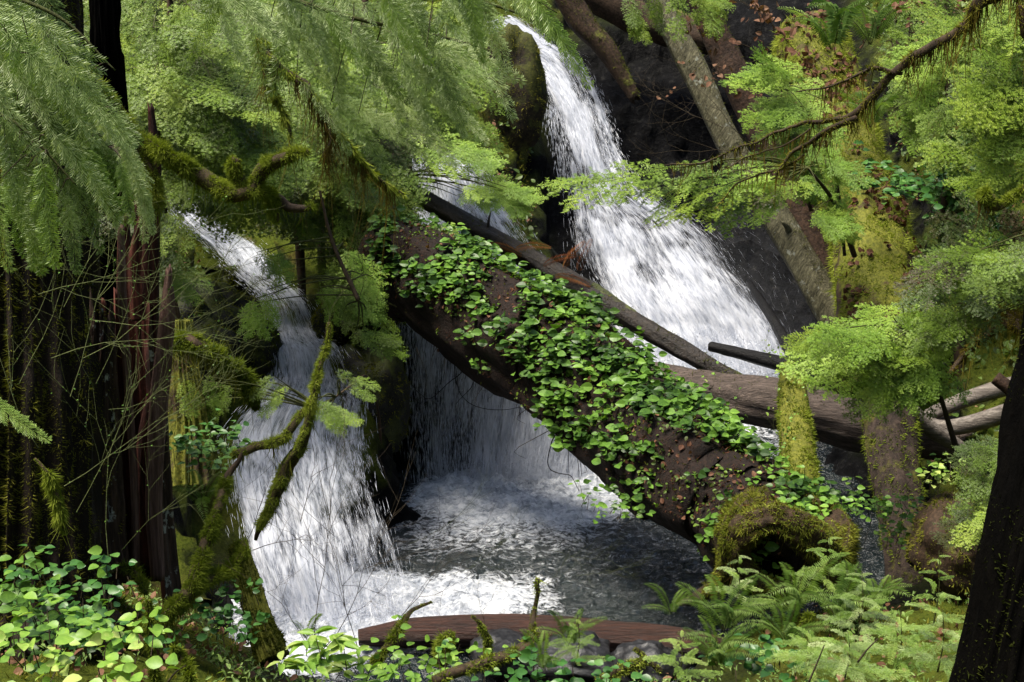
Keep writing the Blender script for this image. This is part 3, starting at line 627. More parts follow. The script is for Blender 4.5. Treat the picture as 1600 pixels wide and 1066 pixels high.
# dead leaves and hanging rootlets on the log
p, n = sample(ivg, 3000); k = n[:, 2] > .15; p, n = p[k][:900], n[k][:900]
tag(mkm('leaf_litter', [(leaves(p + n * .012, rng.normal(size=p.shape), n + rng.normal(size=p.shape) * .4, .035 + .04 * rng.random(len(p))), M['dead'])], origin=IV[3]), 'brown dead leaves caught on the thick slanting log', 'leaf litter', kind='stuff')
rt = []
for i in range(46):
    t_ = rng.random(); c = IV[0] * (1 - t_) + IV[-1] * t_ + np.array([rng.normal() * .15, -.15, -.48]); l = .15 + .5 * rng.random() ** 2; s_ = rng.normal(size=3) * .25
    rt.append(tube([c, c + np.array([s_[0] * .5, -.05, -l * .6]), c + np.array([s_[0] * l, s_[1] * .3, -l])], [.005, .0015], 6, 3, wob=.02, caps=False))
part('rootlets', join(*rt), M['twig'], ivl)
# moss-covered root plate at the lower end, with a near-black plug as the shade of its hollow
m_root = wood_mat('mossy_root', (.02, .012, .006), (.06, .035, .02), moss=.55, mc=((.04, .05, .008), (.13, .13, .02)), sc=7)
gl = []
for pts, rr in (([(1148, 905, 11.1), (1150, 850, 11.0), (1180, 822, 10.9), (1225, 824, 10.85), (1272, 846, 10.9), (1306, 905, 11.0)], [.13, .15, .13, .13, .15, .13]), ([(1306, 900, 11.0), (1310, 850, 11.3), (1270, 815, 11.6), (1215, 805, 11.9)], [.16, .2, .22, .2]),
               ([(1150, 850, 11.0), (1165, 818, 11.2), (1190, 800, 11.6)], [.12, .16, .2]), ([(1150, 900, 11.1), (1120, 925, 11.2), (1098, 938, 11.3)], [.10, .06, .03]), ([(1300, 890, 11.0), (1330, 930, 10.9), (1350, 960, 10.8)], [.12, .09, .05]), ([(1160, 880, 11.05), (1190, 915, 11.0), (1230, 930, 10.9)], [.08, .07, .05])):
    gl.append(tube(PP(pts), rr, 40, 20, .22, (3, 2), lumps=.4, wob=.06))
rg = join(*gl); rroot = thing('root_plate', 'arched mossy root mass at the lower end of the slanting log, dark hollow beneath', 'tree root', P(1225, 860, 11.2))
part('root_wood', rg, m_root, rroot); part('moss', fuzz(rg, 60000, .04, .004, -.4, .5, .2), M['mossd'], rroot, smooth=False); part('bright_moss', fuzz(rg, 30000, .035, .004, .1, .4, .6), M['moss'], rroot, smooth=False); part('root_litter', fuzz(rg, 9000, .03, .008, .3, .3, .6), M['dead2'], rroot, smooth=False); part('hanging_moss', beards(rg, 420, .14, .004), M['mossb'], rroot, smooth=False)
part('hollow', tube(PP([(1222, 872, 11.75), (1222, 872, 11.4)]), [.42, .38], 6, 24, .1), M['bark_shade'], rroot)  # solid near-black plug; the hollow's shade is put into its colour
# thin dark log across the falls
m_dk = wood_mat('wet_dark_wood', (.007, .005, .004), (.032, .021, .013), moss=.3, mc=((.03, .04, .008), (.1, .12, .02)), sc=8, rough=.5, spec=.4, bump=.9, mossup=.5)
r_, g_ = log('thin_log', 'thin dark log lying slantwise in front of the upper waterfall', PP([(600, 278, 19.6), (760, 365, 18.8), (900, 447, 18.2), (1040, 532, 17.6), (1168, 603, 17.2)]), [.115, .125, .13, .12, .09], m_dk, 120, 26, .22, (3.5, 1.2), stubs=4, moss=(dict(N=9000, L=.03, W=.005, up=.45, patch=.45), 'mossd'))
# brown fern leaves resting on it
for i, (x, y, a, lb) in enumerate(((800, 392, -10, 'yellowing fern frond lying at the upper end of the thin dark log'), (845, 420, -25, 'rust-coloured fern frond halfway along the group on the thin dark log'), (880, 425, -60, 'withered frond rising steeply, second from the right on the thin dark log'), (905, 428, -75, 'withered frond standing almost upright, rightmost on the thin dark log'), (820, 400, -160, 'withered frond pointing left along the thin dark log'), (862, 432, 10, 'withered frond hanging below the others on the thin dark log'))):
    d = direction(a, .3); f_ = ref('dead_fern_frond', FRD[i % 2], None, P(x, y, 18.2), basis(d, [0, -.6, .6]), .55)
    tag(f_, lb, 'fern frond', 'withered fronds on the thin log')
# the broad horizontal log behind
m_gr = wood_mat('weathered_grey_log', (.035, .024, .018), (.115, .085, .07), moss=-.3, sc=4, rough=.65, spec=.3, streak=((0, 0, 1), 0.15, (.35, 3, 3)), bump=1.)
log('cross_log', 'weathered grey-brown log lying level behind the mossy post', PP([(985, 590, 17.2), (1080, 612, 16.7), (1200, 628, 16.2), (1340, 664, 15.8), (1500, 690, 15.4)]), [.20, .27, .30, .28, .25], m_gr, 120, 36, .13, (4, .6), stubs=2, moss=(dict(N=5000, L=.025, W=.005, up=.6, patch=.25), 'mossd'))
# broken black stub in the foam and the dark pole beside it
m_bk = wood_mat('black_wet_wood', (.004, .004, .005), (.014, .013, .013), sc=8, rough=.5, spec=.18, bump=.9)
log('broken_branch', 'short black broken branch sticking out over the white foam', PP([(1110, 541, 18.4), (1160, 553, 18.1), (1235, 572, 17.8)]), [.07, .08, .10], m_bk, 24, 12, .2, (2, 1), cat='branch', jag=0)
log('dark_pole', 'dark wet pole leaning down behind the mossy post', PP([(1170, 440, 20.4), (1225, 530, 18.8), (1275, 625, 17.4)]), [.04, .08, .11], m_bk, 30, 14, .12, (2, 1))
# leaning trunks upper right
m_lean = wood_mat('grey_green_trunk', (.05, .046, .026), (.19, .175, .105), moss=.15, mc=((.04, .055, .01), (.11, .13, .02)), sc=4, streak=((0, 1, 0), -.5, (3, 3, .4)), rough=.8, bump=.8, spots=.5)
log('leaning_log', 'bare grey-green trunk leaning steeply beside the upper waterfall', PP([(1012, -30, 20.6), (1085, 110, 20.2), (1150, 240, 19.8), (1230, 370, 19.3), (1308, 500, 18.8)]), [.16, .18, .19, .21, .22], m_lean, 100, 26, .09, (4, .4), stubs=4, moss=[(dict(N=9000, L=.03, W=.005, up=.35, patch=.15), 'mossd')])
m_red = wood_mat('dark_red_trunk', (.02, .011, .007), (.07, .04, .025), moss=.08, mc=((.03, .04, .008), (.09, .1, .015)), sc=5, bump=.9)
log('leaning_log', 'shaded reddish trunk leaning just behind the bare grey-green one', PP([(1080, -30, 22.0), (1140, 100, 21.6), (1210, 250, 21.2), (1300, 440, 20.4)]), [.2, .22, .24, .24], m_red, 80, 22, .08, (3, .5), moss=[(dict(N=6000, L=.03, W=.005, up=.3, patch=.2), 'mossd')])
log('leaning_log', 'mossy trunk curving down from the top edge above the upper waterfall', PP([(868, -40, 24.6), (905, 30, 24.4), (948, 80, 24.2), (990, 150, 24.0)]), [.22, .22, .18, .1], m_root, 50, 18, .08, moss=[(dict(N=5000, L=.03, W=.006, up=.0, patch=.1), 'mossd')])
log('fallen_log', 'dark mossy trunk crossing the top edge above the black hollow', PP([(880, -35, 25.2), (1000, 28, 25.0), (1110, 60, 24.6)]), [.25, .3, .28], m_root, 50, 18, .08)
# the broad mossy log with dead leaves, upper right
m_mo = wood_mat('moss_cushion', (.02, .012, .006), (.08, .05, .03), moss=.95, mc=((.04, .048, .006), (.16, .16, .02)), sc=5)
CL = PP([(1262, 60, 21.5), (1300, 180, 20.5), (1340, 290, 19.3), (1362, 380, 18.2), (1372, 500, 17.0), (1380, 600, 16.4)])
lr, lg = log('mossy_log', 'broad mossy log strewn with fallen brown leaves running uphill at the right', CL, [.55, .55, .52, .50, .50, .44], m_mo, 110, 44, .08, (2.5, .8), moss=[(dict(N=70000, L=.06, W=.006, up=-.3, patch=.42), 'moss')], lumps=.12)
p, n = sample(lg, 6000); k = (n[:, 2] - n[:, 1] > .75) & (fbm(p * 2.2, 3) > -.05); p, n = p[k][:800], n[k][:800]
tag(mkm('leaf_litter', [(leaves(p + n * .04, rng.normal(size=p.shape), n + rng.normal(size=p.shape) * .5, .05 + .05 * rng.random(len(p))), M['dead'])], origin=CL[3]), 'brown dead leaves lying on the broad mossy log', 'leaf litter', kind='stuff')
# its stump-like lower trunk
m_st = wood_mat('stump_bark', (.014, .009, .006), (.05, .034, .026), moss=.55, mc=((.025, .028, .006), (.09, .08, .012)), sc=5, stretch=(1, 1, .25), bump=.9)
r_, g_ = log('mossy_snag', 'standing trunk with moss down its edge under the hemlock spray', PP([(1385, 590, 15.0), (1392, 700, 14.4), (1408, 800, 13.9), (1422, 900, 13.4), (1425, 990, 13.0)]), [.26, .28, .27, .26, .34], m_st, 70, 28, .12, (3, .5), cat='tree trunk', jag=0, moss=[(dict(N=12000, L=.035, W=.006, up=-1., patch=.6, out=1.), 'moss')])
r_, g_ = log('mossy_post', 'upright mossy pole standing in front of the level grey log', PP([(1237, 572, 14.6), (1243, 680, 14.0), (1250, 790, 13.2), (1256, 860, 12.7)]), [.12, .17, .2, .22], m_mo, 50, 24, .06, cat='tree trunk', moss=[(dict(N=16000, L=.035, W=.006, up=-1., patch=.1, out=1.), 'moss')])
# grey driftwood at the right edge
m_dr = wood_mat('pale_driftwood', (.08, .065, .055), (.24, .21, .18), sc=4, rough=.6, streak=((0, 0, 1), 0., (.3, 4, 4)))
for pts, rr, lb in (([(1410, 700, 15.0), (1450, 650, 15.3), (1570, 606, 15.6), (1640, 600, 15.8)], [.05, .08, .1, .1], 'pale driftwood log, uppermost at the right edge'), ([(1440, 655, 15.2), (1490, 668, 15.1), (1610, 635, 15.0)], [.06, .1, .1], 'pale driftwood piece lying under the uppermost one'),
                    ([(1395, 600, 14.6), (1440, 660, 14.7), (1500, 700, 14.8), (1540, 745, 14.9)], [.07, .09, .07, .05], 'grey twisted driftwood slanting behind the mossy trunk'), ([(1555, 590, 14.5), (1590, 615, 14.4), (1625, 640, 14.3)], [.07, .08, .08], 'reddish broken stub among the driftwood at the right edge')):
    log('driftwood', lb, PP(pts), rr, m_dr if 'reddish' not in lb else m_red, 30, 12, .15, cat='driftwood')
# red-brown log across the outflow
m_rb = wood_mat('wet_red_log', (.018, .007, .004), (.06, .022, .013), moss=-.2, sc=4, rough=.5, spec=.35, bump=.9, streak=((0, 0, 1), 0., (.3, 4, 4)))
log('red_log', 'smooth wet red-brown log across the foot of the pool', PP([(560, 996, 12.1), (650, 990, 12.15), (760, 988, 12.15), (900, 993, 12.1), (1040, 1005, 12.0), (1150, 1022, 11.9)]), [.07, .14, .16, .15, .14, .12], m_rb, 110, 30, .12, (4, .4), lumps=.12)
log('driftwood', 'broken red branch lying by the water beside the mossy root mass', PP([(1060, 945, 11.9), (1100, 930, 11.7), (1150, 905, 11.4)]), [.02, .06, .09], m_rb, 24, 12, .2, cat='driftwood')
# boulders at the outflow
def rock(pts, s, lb, mt, seed):
    th = np.linspace(0, math.pi, 26); ph = np.linspace(0, 2 * math.pi, 36, endpoint=False); T_, Ph = np.meshgrid(th, ph, indexing='ij')
    d = np.stack([np.sin(T_) * np.cos(Ph), np.sin(T_) * np.sin(Ph), np.cos(T_)], -1)
    r = 1 + .28 * fbm(d * 1.3 + seed, 3) + .16 * np.abs(vn(d * 2.6 + seed)) + .04 * vn(d * 9); v = (d * r[..., None] * np.array(s)).reshape(-1, 3)
    i = np.arange(25)[:, None] * 36; j = np.arange(36)[None]; k = (j + 1) % 36; A, B, C, D = (i + j).ravel(), (i + k).ravel(), (i + 36 + k).ravel(), (i + 36 + j).ravel()
    c = P(*pts); o = mk('boulder', v, np.stack([A, D, C, B], -1), mt, smooth=True); o.location = tuple(c); return tag(o, lb, 'boulder')
m_rk = wood_mat('wet_boulder', (.006, .006, .007), (.028, .028, .03), moss=-.0, sc=5, rough=.4, spec=.5)
m_rkm = wood_mat('mossy_boulder', (.006, .006, .005), (.02, .02, .017), moss=.75, mc=((.010, .014, .003), (.04, .05, .008)), sc=4, rough=.7)
for a in (((900, 1030, 11.3), (.35, .3, .22), 'grey boulder below the red-brown log at the outflow', m_rk, 1.), ((790, 1022, 11.6), (.3, .3, .14), 'flat dark stone in the gap under the red-brown log', m_rk, 2.), ((1010, 1040, 11.2), (.3, .25, .2), 'grey stone below the right part of the red-brown log', m_rk, 3.),
          ((395, 545, 16.2), (.28, .4, .32), 'dark angular boulder at the left edge of the upper left cascade', m_rkm, 4.), ((305, 505, 16.2), (.7, .5, .5), 'big mossy boulder left of the narrow upper part of the left cascade', m_rkm, 5.),
          ((795, 165, 23.0), (.5, .5, 1.05), 'mossy overhanging boulder left of the upper waterfall', None, 6.), ((582, 640, 16.3), (.38, .5, .75), 'tall mossy boulder between the left cascade and the curtain of water', m_rkm, 7.),
          ((285, 540, 15.6), (.55, .5, .5), 'round mossy boulder behind the snag', m_rkm, 8.), ((532, 505, 16.9), (.26, .3, .3), 'small mossy rock right of the narrow chute of the left cascade', m_rkm, 11.), ((352, 440, 18.0), (.34, .3, .22), 'low mossy rock splitting the top of the left cascade', m_rkm, 12.), ((1590, 800, 12.0), (.5, .5, .6), 'mossy boulder behind the dark trunk at the right edge', m_rkm, 9.), ((1500, 860, 11.6), (.45, .4, .4), 'brown mossy boulder with an overhang near the dark trunk', m_root, 10.)):
    a = list(a); a[3] = a[3] or wood_mat('mossy_overhang', (.008, .006, .003), (.03, .02, .008), moss=.9, mc=((.012, .016, .003), (.06, .062, .01)), sc=5); ob = rock(*a)
    if a[3] is not m_rk:
        v = np.array([x.co for x in ob.data.vertices]); f = np.array([x.vertices[:] for x in ob.data.polygons]); tr = np.concatenate([f[:, [0, 1, 2]], f[:, [0, 2, 3]]])
        fz = fuzz((v, tr), 12000, .035, .006, -.1, .5, .3); mk('moss', fz[0], fz[1], M['mossd'], ob, smooth=False)
# ================================================================= standing trunks and the snag
def trunk(name, label, pts, rad, mat, mossy=None, cat='tree trunk', **kw):
    T = PP(pts); root = thing(name, label, cat, T[-1]); g = tube(T, rad, 140, 130, .22, (8, .7), lumps=.06, **kw); part('trunk', g, mat, root)
    if mossy: part('moss', fuzz(g, **mossy[0]), M[mossy[1]], root, smooth=False)
    return root, g
m_big = wood_mat('big_mossy_trunk', (.006, .004, .003), (.026, .016, .010), moss=.45, mc=((.012, .017, .003), (.055, .065, .010)), sc=5, stretch=(1, 1, .25), bump=1., mossup=0)
trunk('mossy_tree', 'big mossy trunk standing at the left edge', [(10, -80, 9.6), (20, 300, 9.4), (30, 600, 9.2), (25, 900, 9.0), (20, 1000, 8.9)], [.42, .44, .47, .52, .7], m_big, (dict(N=120000, L=.03, W=.0035, up=-1., patch=.3, out=.9), 'mossd'), cat='tree')
trunk('mossy_tree', 'narrow mossy trunk close behind the big one at the left edge', [(128, 250, 10.2), (132, 500, 10.2), (138, 700, 10.2), (140, 900, 10.1)], [.09, .10, .10, .14], wood_mat('lichen_trunk', (.02, .014, .009), (.06, .045, .03), moss=.15, sc=5, stretch=(1, 1, .3), spots=.9, mossup=0), (dict(N=9000, L=.03, W=.005, up=-1., patch=.6, out=.9), 'mossd'), cat='tree')
trunk('dark_tree', 'nearly black straight trunk behind the cedar boughs at upper left', [(160, -60, 13.5), (165, 60, 13.5), (172, 140, 13.6), (178, 420, 13.8), (180, 560, 14)], [.13, .13, .14, .15, .2], M['bark_shade'], cat='tree')
r_, g_ = trunk('dark_tree', 'black leaning trunk filling the lower right corner', [(1705, -500, 7.0), (1690, -60, 6.7), (1668, 480, 6.4), (1640, 700, 6.2), (1610, 880, 6.0), (1568, 1090, 5.8), (1555, 1180, 5.7)], [.12, .13, .15, .19, .22, .24, .28], M['bark_shade'], (dict(N=26000, L=.02, W=.004, up=-1., patch=.7, out=.9), 'mossdd'), cat='tree')
# broken hollow cedar snag
def shell(base, hgt, r0, r1, a0, a1, top, lean=(0, 0), seed=0., na=70, nh=70, th=.05):
    a = np.radians(np.linspace(a0, a1, na)); h = np.linspace(0, 1, nh); A_, Hh = np.meshgrid(a, h)
    tp = top(A_) ; z = Hh * hgt * tp; r = (r0 + (r1 - r0) * Hh ** .6)
    rg_ = .09 * fbm(np.stack([A_ * 6, z * .25, A_ * 0 + seed], -1), 4, .65) + .04 * fbm(np.stack([A_ * 22, z * .5, A_ * 0 + seed], -1), 2)
    def ring(off): R_ = r * (1 + rg_) - off; return np.stack([base[0] + R_ * np.cos(A_) + lean[0] * z, base[1] + R_ * np.sin(A_) + lean[1] * z, base[2] + z], -1)
    out, inn = ring(0), ring(th + 0 * A_); ii = np.arange(nh - 1)[:, None] * na; jj = np.arange(na - 1)[None]; q = (ii + jj).ravel()
    def tri(o_, fl): F = np.concatenate([np.stack([q, q + 1, q + na + 1], -1), np.stack([q, q + na + 1, q + na], -1)]); return F[:, ::-1] if fl else F
    def strip(i0): i0 = np.asarray(i0); n_ = nh * na; return np.concatenate([np.stack([i0[:-1], i0[1:], i0[1:] + n_], -1), np.stack([i0[:-1], i0[1:] + n_, i0[:-1] + n_], -1)])
    v = np.concatenate([out.reshape(-1, 3), inn.reshape(-1, 3)])
    outer = (v, tri(0, False)); inner = (v, np.concatenate([tri(0, True) + nh * na, strip(np.arange(nh) * na), strip(np.arange(nh) * na + na - 1), strip(np.arange(na) + (nh - 1) * na)]))
    return outer, inner
sb = P(212, 930, 10.6); m_sn = wood_mat('snag_bark', (.014, .008, .005), (.075, .045, .03), moss=.08, mc=((.02, .022, .004), (.06, .06, .01)), sc=5, stretch=(1, 1, .15), bump=1., spots=.8, mossup=0)
m_in = wood_mat('rotten_red_heartwood', (.012, .004, .003), (.10, .026, .016), sc=6, stretch=(1, 1, .12), bump=1.)
m_pl = wood_mat('splintered_pale_wood', (.09, .045, .035), (.24, .15, .12), sc=6, stretch=(1.4, 1.4, .08), bump=1.)
sn = thing('cedar_snag', 'broken hollow cedar snag with a jagged top and dark red heartwood', 'dead tree', sb)
topf = lambda A_: .70 + .22 * vn(np.stack([A_ * 5, A_ * 0 + 3, A_ * 0], -1)) + .12 * vn(np.stack([A_ * 16, A_ * 0, A_ * 0], -1)) + .30 * np.exp(-((A_ - 1.05) / .16) ** 2)
o_, i_ = shell(sb, 3.2, .34, .26, -35, 215, topf, (.02, .0), 1.); part('bark', o_, m_sn, sn); part('heartwood', i_, m_in, sn)
for pts, rr, mt in (([(246, 905, 10.35), (240, 760, 10.35), (250, 620, 10.35), (262, 500, 10.35), (264, 425, 10.35)], [.05, .055, .06, .055, .02], m_pl), ([(212, 895, 10.3), (208, 740, 10.3), (200, 600, 10.3), (192, 480, 10.3), (190, 360, 10.35)], [.028, .03, .025, .03, .02], m_pl),
                    ([(225, 880, 10.5), (228, 700, 10.5), (240, 600, 10.5)], [.06, .06, .03], m_in), ([(232, 480, 10.6), (236, 330, 10.6), (240, 250, 10.6), (236, 172, 10.6)], [.07, .06, .045, .02], m_in), ([(165, 900, 10.3), (168, 780, 10.3), (160, 690, 10.3)], [.07, .06, .02], m_sn), ([(218, 500, 10.55), (214, 400, 10.6), (222, 330, 10.6)], [.06, .06, .02], m_in)):
    part('splinter', tube(PP(pts), rr, 60, 14, .35, (3, .5), jag=.05), mt, sn)
r_, g_ = trunk('mossy_stump', 'dark broken stump with orange and lichen patches left of the snag', [(150, 905, 9.9), (150, 820, 9.9), (152, 720, 9.95), (156, 560, 10.0)], [.22, .17, .15, .1], m_sn, (dict(N=6000, L=.03, W=.005, up=-1., patch=.75), 'mossd'), jag=.4, cat='stump')
r_, g_ = trunk('mossy_stump', 'smooth green mossy stump behind the snag by the left cascade', [(283, 500, 12.8), (286, 580, 12.7), (296, 660, 12.6), (300, 760, 12.4)], [.09, .14, .18, .24], m_mo, (dict(N=9000, L=.02, W=.005, up=-1.), 'mossd'), cat='stump')
r_, g_ = trunk('mossy_stump', 'leaning mossy stump at the edge of the white water, lower left', [(372, 850, 10.4), (384, 900, 10.3), (402, 960, 10.1), (428, 1030, 9.9)], [.06, .085, .09, .12], m_mo, (dict(N=12000, L=.03, W=.006, up=-1.), 'mossd'), cat='stump')
# ================================================================= mossy branches
def branch(name, label, arms, N, cat='branch', mt='moss', beard=0, L=.04, W=.005, wood=None, bl=.25, up=-.45, droop=.35, bm='mossb', patch=.2):
    gs = [tube(PP(a), r, 60, 10, .2, (2, 3), wob=.045, lumps=.4) for a, r in arms]; g = join(*gs)
    root = thing(name, label, cat, PP([arms[0][0][0]])[0]); part('wood', g, wood or M['bark'], root)
    if N: part('moss', fuzz(g, N, L, W, up, droop, patch), M[mt], root, smooth=False)
    if beard: part('hanging_moss', beards(g, beard, bl, .004), M[bm], root, smooth=False)
    return root
branch('mossy_branch', 'thick yellow-green mossy branch curving across the upper left', [([(105, 110, 8.3), (165, 160, 8.4), (205, 215, 8.5), (245, 240, 8.5), (300, 275, 8.5), (350, 302, 8.5), (392, 303, 8.5), (412, 268, 8.5), (445, 245, 8.4), (486, 240, 8.4)], [.03, .035, .04, .045, .055, .06, .05, .05, .04, .015]),
    ([(392, 303, 8.5), (430, 312, 8.6), (455, 328, 8.6), (486, 323, 8.6)], [.04, .035, .03, .02]), ([(374, 300, 8.5), (368, 270, 8.5), (372, 252, 8.5)], [.035, .04, .03]), ([(430, 312, 8.6), (433, 335, 8.6), (435, 355, 8.6)], [.035, .03, .02]), ([(205, 215, 8.5), (235, 275, 8.5), (242, 330, 8.5)], [.035, .03, .03])], 75000, L=.03, W=.003, beard=500, bl=.10, bm='moss')
branch('mossy_branch', 'shaded mossy branch arching from the snag towards the left cascade', [([(268, 545, 12.3), (300, 540, 12.3), (345, 565, 12.4), (385, 590, 12.5), (402, 640, 12.6)], [.06, .07, .06, .05, .03])], 26000, L=.06, W=.005, beard=700, bl=.22, bm='mossd', patch=.1, up=-.6)
branch('mossy_branch', 'mossy branch in front of the left cascade ending in a bare red tip', [([(400, 848, 10.0), (425, 790, 10.0), (445, 735, 10.0), (465, 690, 10.0), (490, 610, 10.1), (512, 545, 10.2), (522, 500, 10.2)], [.015, .045, .05, .04, .03, .02, .012]), ([(365, 720, 10.0), (395, 705, 10.0), (440, 690, 10.0), (480, 640, 10.1)], [.03, .035, .03, .02])], 30000, L=.03, W=.003, beard=350, bl=.18, bm='mossd')
branch('mossy_branch', 'long forked mossy branch rising from the lower left to the left cascade', [([(195, 1005, 8.9), (240, 975, 8.95), (290, 925, 9.1), (320, 870, 9.3), (345, 800, 9.5), (352, 745, 9.7), (375, 700, 9.8)], [.05, .055, .05, .04, .04, .035, .02]), ([(270, 955, 9.0), (315, 915, 9.2), (345, 895, 9.35), (372, 868, 9.5), (380, 850, 9.6)], [.035, .04, .035, .04, .03])], 50000, L=.032, W=.003, beard=600, bl=.15, bm='mossd')
branch('mossy_branch', 'short mossy branch slanting behind the forked one, lower left', [([(165, 930, 9.5), (195, 955, 9.4), (235, 975, 9.3)], [.04, .05, .03]), ([(160, 905, 9.6), (200, 890, 9.8), (225, 930, 9.5)], [.03, .03, .02])], 8000, L=.04, W=.005)
branch('hanging_branch', 'drooping moss-hung twig beside the big trunk at the left edge', [([(45, 725, 8.3), (70, 745, 8.3), (88, 780, 8.3), (96, 835, 8.3)], [.008, .02, .03, .012])], 6000, L=.05, W=.005, droop=1.2, beard=150, bl=.15, bm='moss')
branch('mossy_branch', 'long bare branch with brown hanging moss reaching in from the upper right', [([(1640, -60, 9.6), (1540, -8, 9.7), (1500, 42, 9.8), (1405, 105, 9.9), (1330, 178, 10.0), (1255, 190, 10.1), (1180, 222, 10.2), (1110, 250, 10.3), (1040, 262, 10.4)], [.075, .06, .035, .03, .022, .014, .01, .007, .004]),
    ([(1405, 105, 9.9), (1365, 100, 9.9), (1350, 118, 9.9), (1300, 142, 9.95), (1240, 150, 10)], [.012, .012, .01, .007, .004]), ([(1330, 178, 10.0), (1290, 200, 10.0), (1245, 235, 10.1), (1222, 262, 10.1), (1213, 280, 10.1)], [.02, .018, .014, .01, .005]),
    ([(1245, 235, 10.1), (1200, 270, 10.2), (1150, 300, 10.3), (1120, 330, 10.3)], [.009, .007, .005, .003]), ([(1255, 195, 10.1), (1190, 245, 10.2), (1130, 270, 10.2)], [.008, .005, .003]), ([(1600, 0, 9.6), (1595, 40, 9.6), (1610, 60, 9.6)], [.05, .03, .01])], 9000, L=.03, W=.004, mt='mossd', beard=1500, bl=.22)
branch('mossy_branch', 'short mossy branch with a round moss clump at the right edge', [([(1540, 310, 10.6), (1560, 322, 10.6), (1585, 300, 10.6), (1620, 280, 10.6)], [.05, .02, .02, .03]), ([(1528, 302, 10.6), (1536, 308, 10.6)], [.05, .05])], 9000, L=.03, W=.004, beard=200, bl=.15)
branch('mossy_branch', 'mossy broken branch sloping up from the right edge above the driftwood', [([(1490, 462, 13.5), (1540, 480, 13.2), (1580, 500, 13), (1630, 530, 12.6)], [.04, .08, .1, .1]), ([(1480, 580, 13.2), (1520, 540, 13.2), (1560, 510, 13)], [.015, .03, .04])], 9000, L=.04, W=.006, mt='mossb', beard=700, bl=.3)
branch('hanging_branch', 'moss-laden hanging branch in the dark above the slanting log, upper centre', [([(400, 60, 12.0), (430, 100, 12.0), (465, 130, 12.0), (490, 160, 12.0), (560, 250, 12.2), (640, 300, 12.6)], [.03, .035, .03, .03, .02, .01]), ([(410, 60, 12), (415, 110, 12), (440, 170, 12), (450, 220, 12)], [.025, .025, .02, .01]), ([(500, 170, 12), (512, 220, 12), (505, 250, 12)], [.02, .015, .01])], 14000, L=.05, W=.005, droop=1.2, beard=1300, bl=.4)
for i, (lb, a) in enumerate((('small moss-covered stick standing left of centre in front of the red-brown log', [([(690, 1040, 8.6), (694, 1000, 8.6), (704, 985, 8.6)], [.03, .03, .025])]), ('mossy stick standing before the middle of the red-brown log', [([(755, 1045, 8.7), (760, 1000, 8.7), (752, 975, 8.7), (735, 960, 8.7)], [.02, .025, .015, .008])]),
    ('tall thin mossy twig rising in front of the dark pool water', [([(690, 1066, 7.9), (780, 1030, 8.2), (815, 1010, 8.3), (828, 985, 8.4), (838, 950, 8.5), (842, 905, 8.5)], [.03, .035, .03, .022, .012, .012])]), ('curved mossy twig beside the left cascade at the bottom', [([(595, 1040, 8.8), (612, 1005, 8.8), (640, 955, 9), (670, 940, 9)], [.03, .02, .012, .006])]),
    ('thin upright moss-spotted sapling trunk rising out of the lower left leaves', [([(250, 1066, 7.6), (246, 1000, 7.6), (238, 948, 7.6), (232, 945, 7.6)], [.016, .016, .012, .008])]), ('broken mossy stick at the bottom edge below the snag', [([(300, 1066, 7.4), (290, 1030, 7.5), (282, 1015, 7.5)], [.02, .02, .01])]),
    ('low mossy dead branch among the small plants, bottom centre right', [([(1010, 1030, 8.6), (960, 1050, 8.5), (930, 1066, 8.5)], [.03, .04, .03]), ([(985, 1010, 8.6), (1005, 1025, 8.6), (1030, 1045, 8.6)], [.02, .02, .02])]), ('mossy stub poking up among the ferns, lower right', [([(1250, 1010, 8.9), (1262, 985, 8.9), (1275, 968, 8.9)], [.022, .02, .014])]))):
    branch('mossy_stick', lb, a, 3500, L=.03, W=.005, cat='stick', patch=.2)
# ================================================================= bare twiggy shrubs
def twigs(start, d, L, r, depth, out, spread=.55, seg=5, lift=.04, kids=(2, 4)):
    p = np.array(start, float); d = norm(np.array(d, float)); pts = [p]
    for k in range(seg):
        d = norm(d + rng.normal(size=3) * .13 + np.array([0, 0, lift])); p = p + d * L / seg; pts.append(p)
        if depth > 0 and k > 0:
            for _ in range(1 if rng.random() < .75 else 2):
                nd2 = norm(d + rng.normal(size=3) * spread); twigs(p, nd2, L * (.42 + .25 * rng.random()), r * .6, depth - 1, out, spread, seg, lift, kids)
    out.append(tube(pts, [r * .62, r * .28], seg + 1, 3, caps=False))
def shrub(label, stems, mt, name='bare_shrub', cat='shrub', leafm=None, depth=2, spread=.5):
    root = thing(name, label, cat, P(*stems[0][:3])); out = []
    for (x, y, Y_, ang, L, r) in stems: twigs(P(x, y, Y_), direction(ang, .1), L, r, depth, out, spread)
    g = join(*out); part('stems', g, M[mt], root)
    if leafm:
        p, n = sample(g, leafm[1]); part('leaves', leaves(p, rng.normal(size=p.shape), np.array([0, -.5, .8]) + rng.normal(size=p.shape) * .5, leafm[2] * (.5 + rng.random(len(p))), 0), M[leafm[0]], root, smooth=False)
    return root
shrub('thin green-twigged huckleberry bush in front of the dark snag', [(110, 620, 8.6, -60, 1.1, .006), (130, 560, 8.6, -20, 1.1, .006), (100, 480, 8.6, -50, .9, .005), (60, 700, 8.6, -110, 1.0, .006), (170, 880, 8.7, -80, 1.2, .006), (200, 700, 9.0, -30, .8, .005), (120, 800, 8.6, -60, .9, .005), (150, 600, 9, -60, 1., .005), (80, 560, 8.6, -30, .9, .005), (170, 640, 9, -10, .7, .004), (40, 520, 8.6, -40, .8, .004), (190, 860, 9, -40, .8, .004), (60, 460, 8.6, -10, .9, .005), (140, 500, 8.8, 10, .8, .005), (100, 760, 8.6, -30, .9, .005), (30, 600, 8.5, -60, .9, .005)], 'twigb', leafm=('salal', 420, .012))
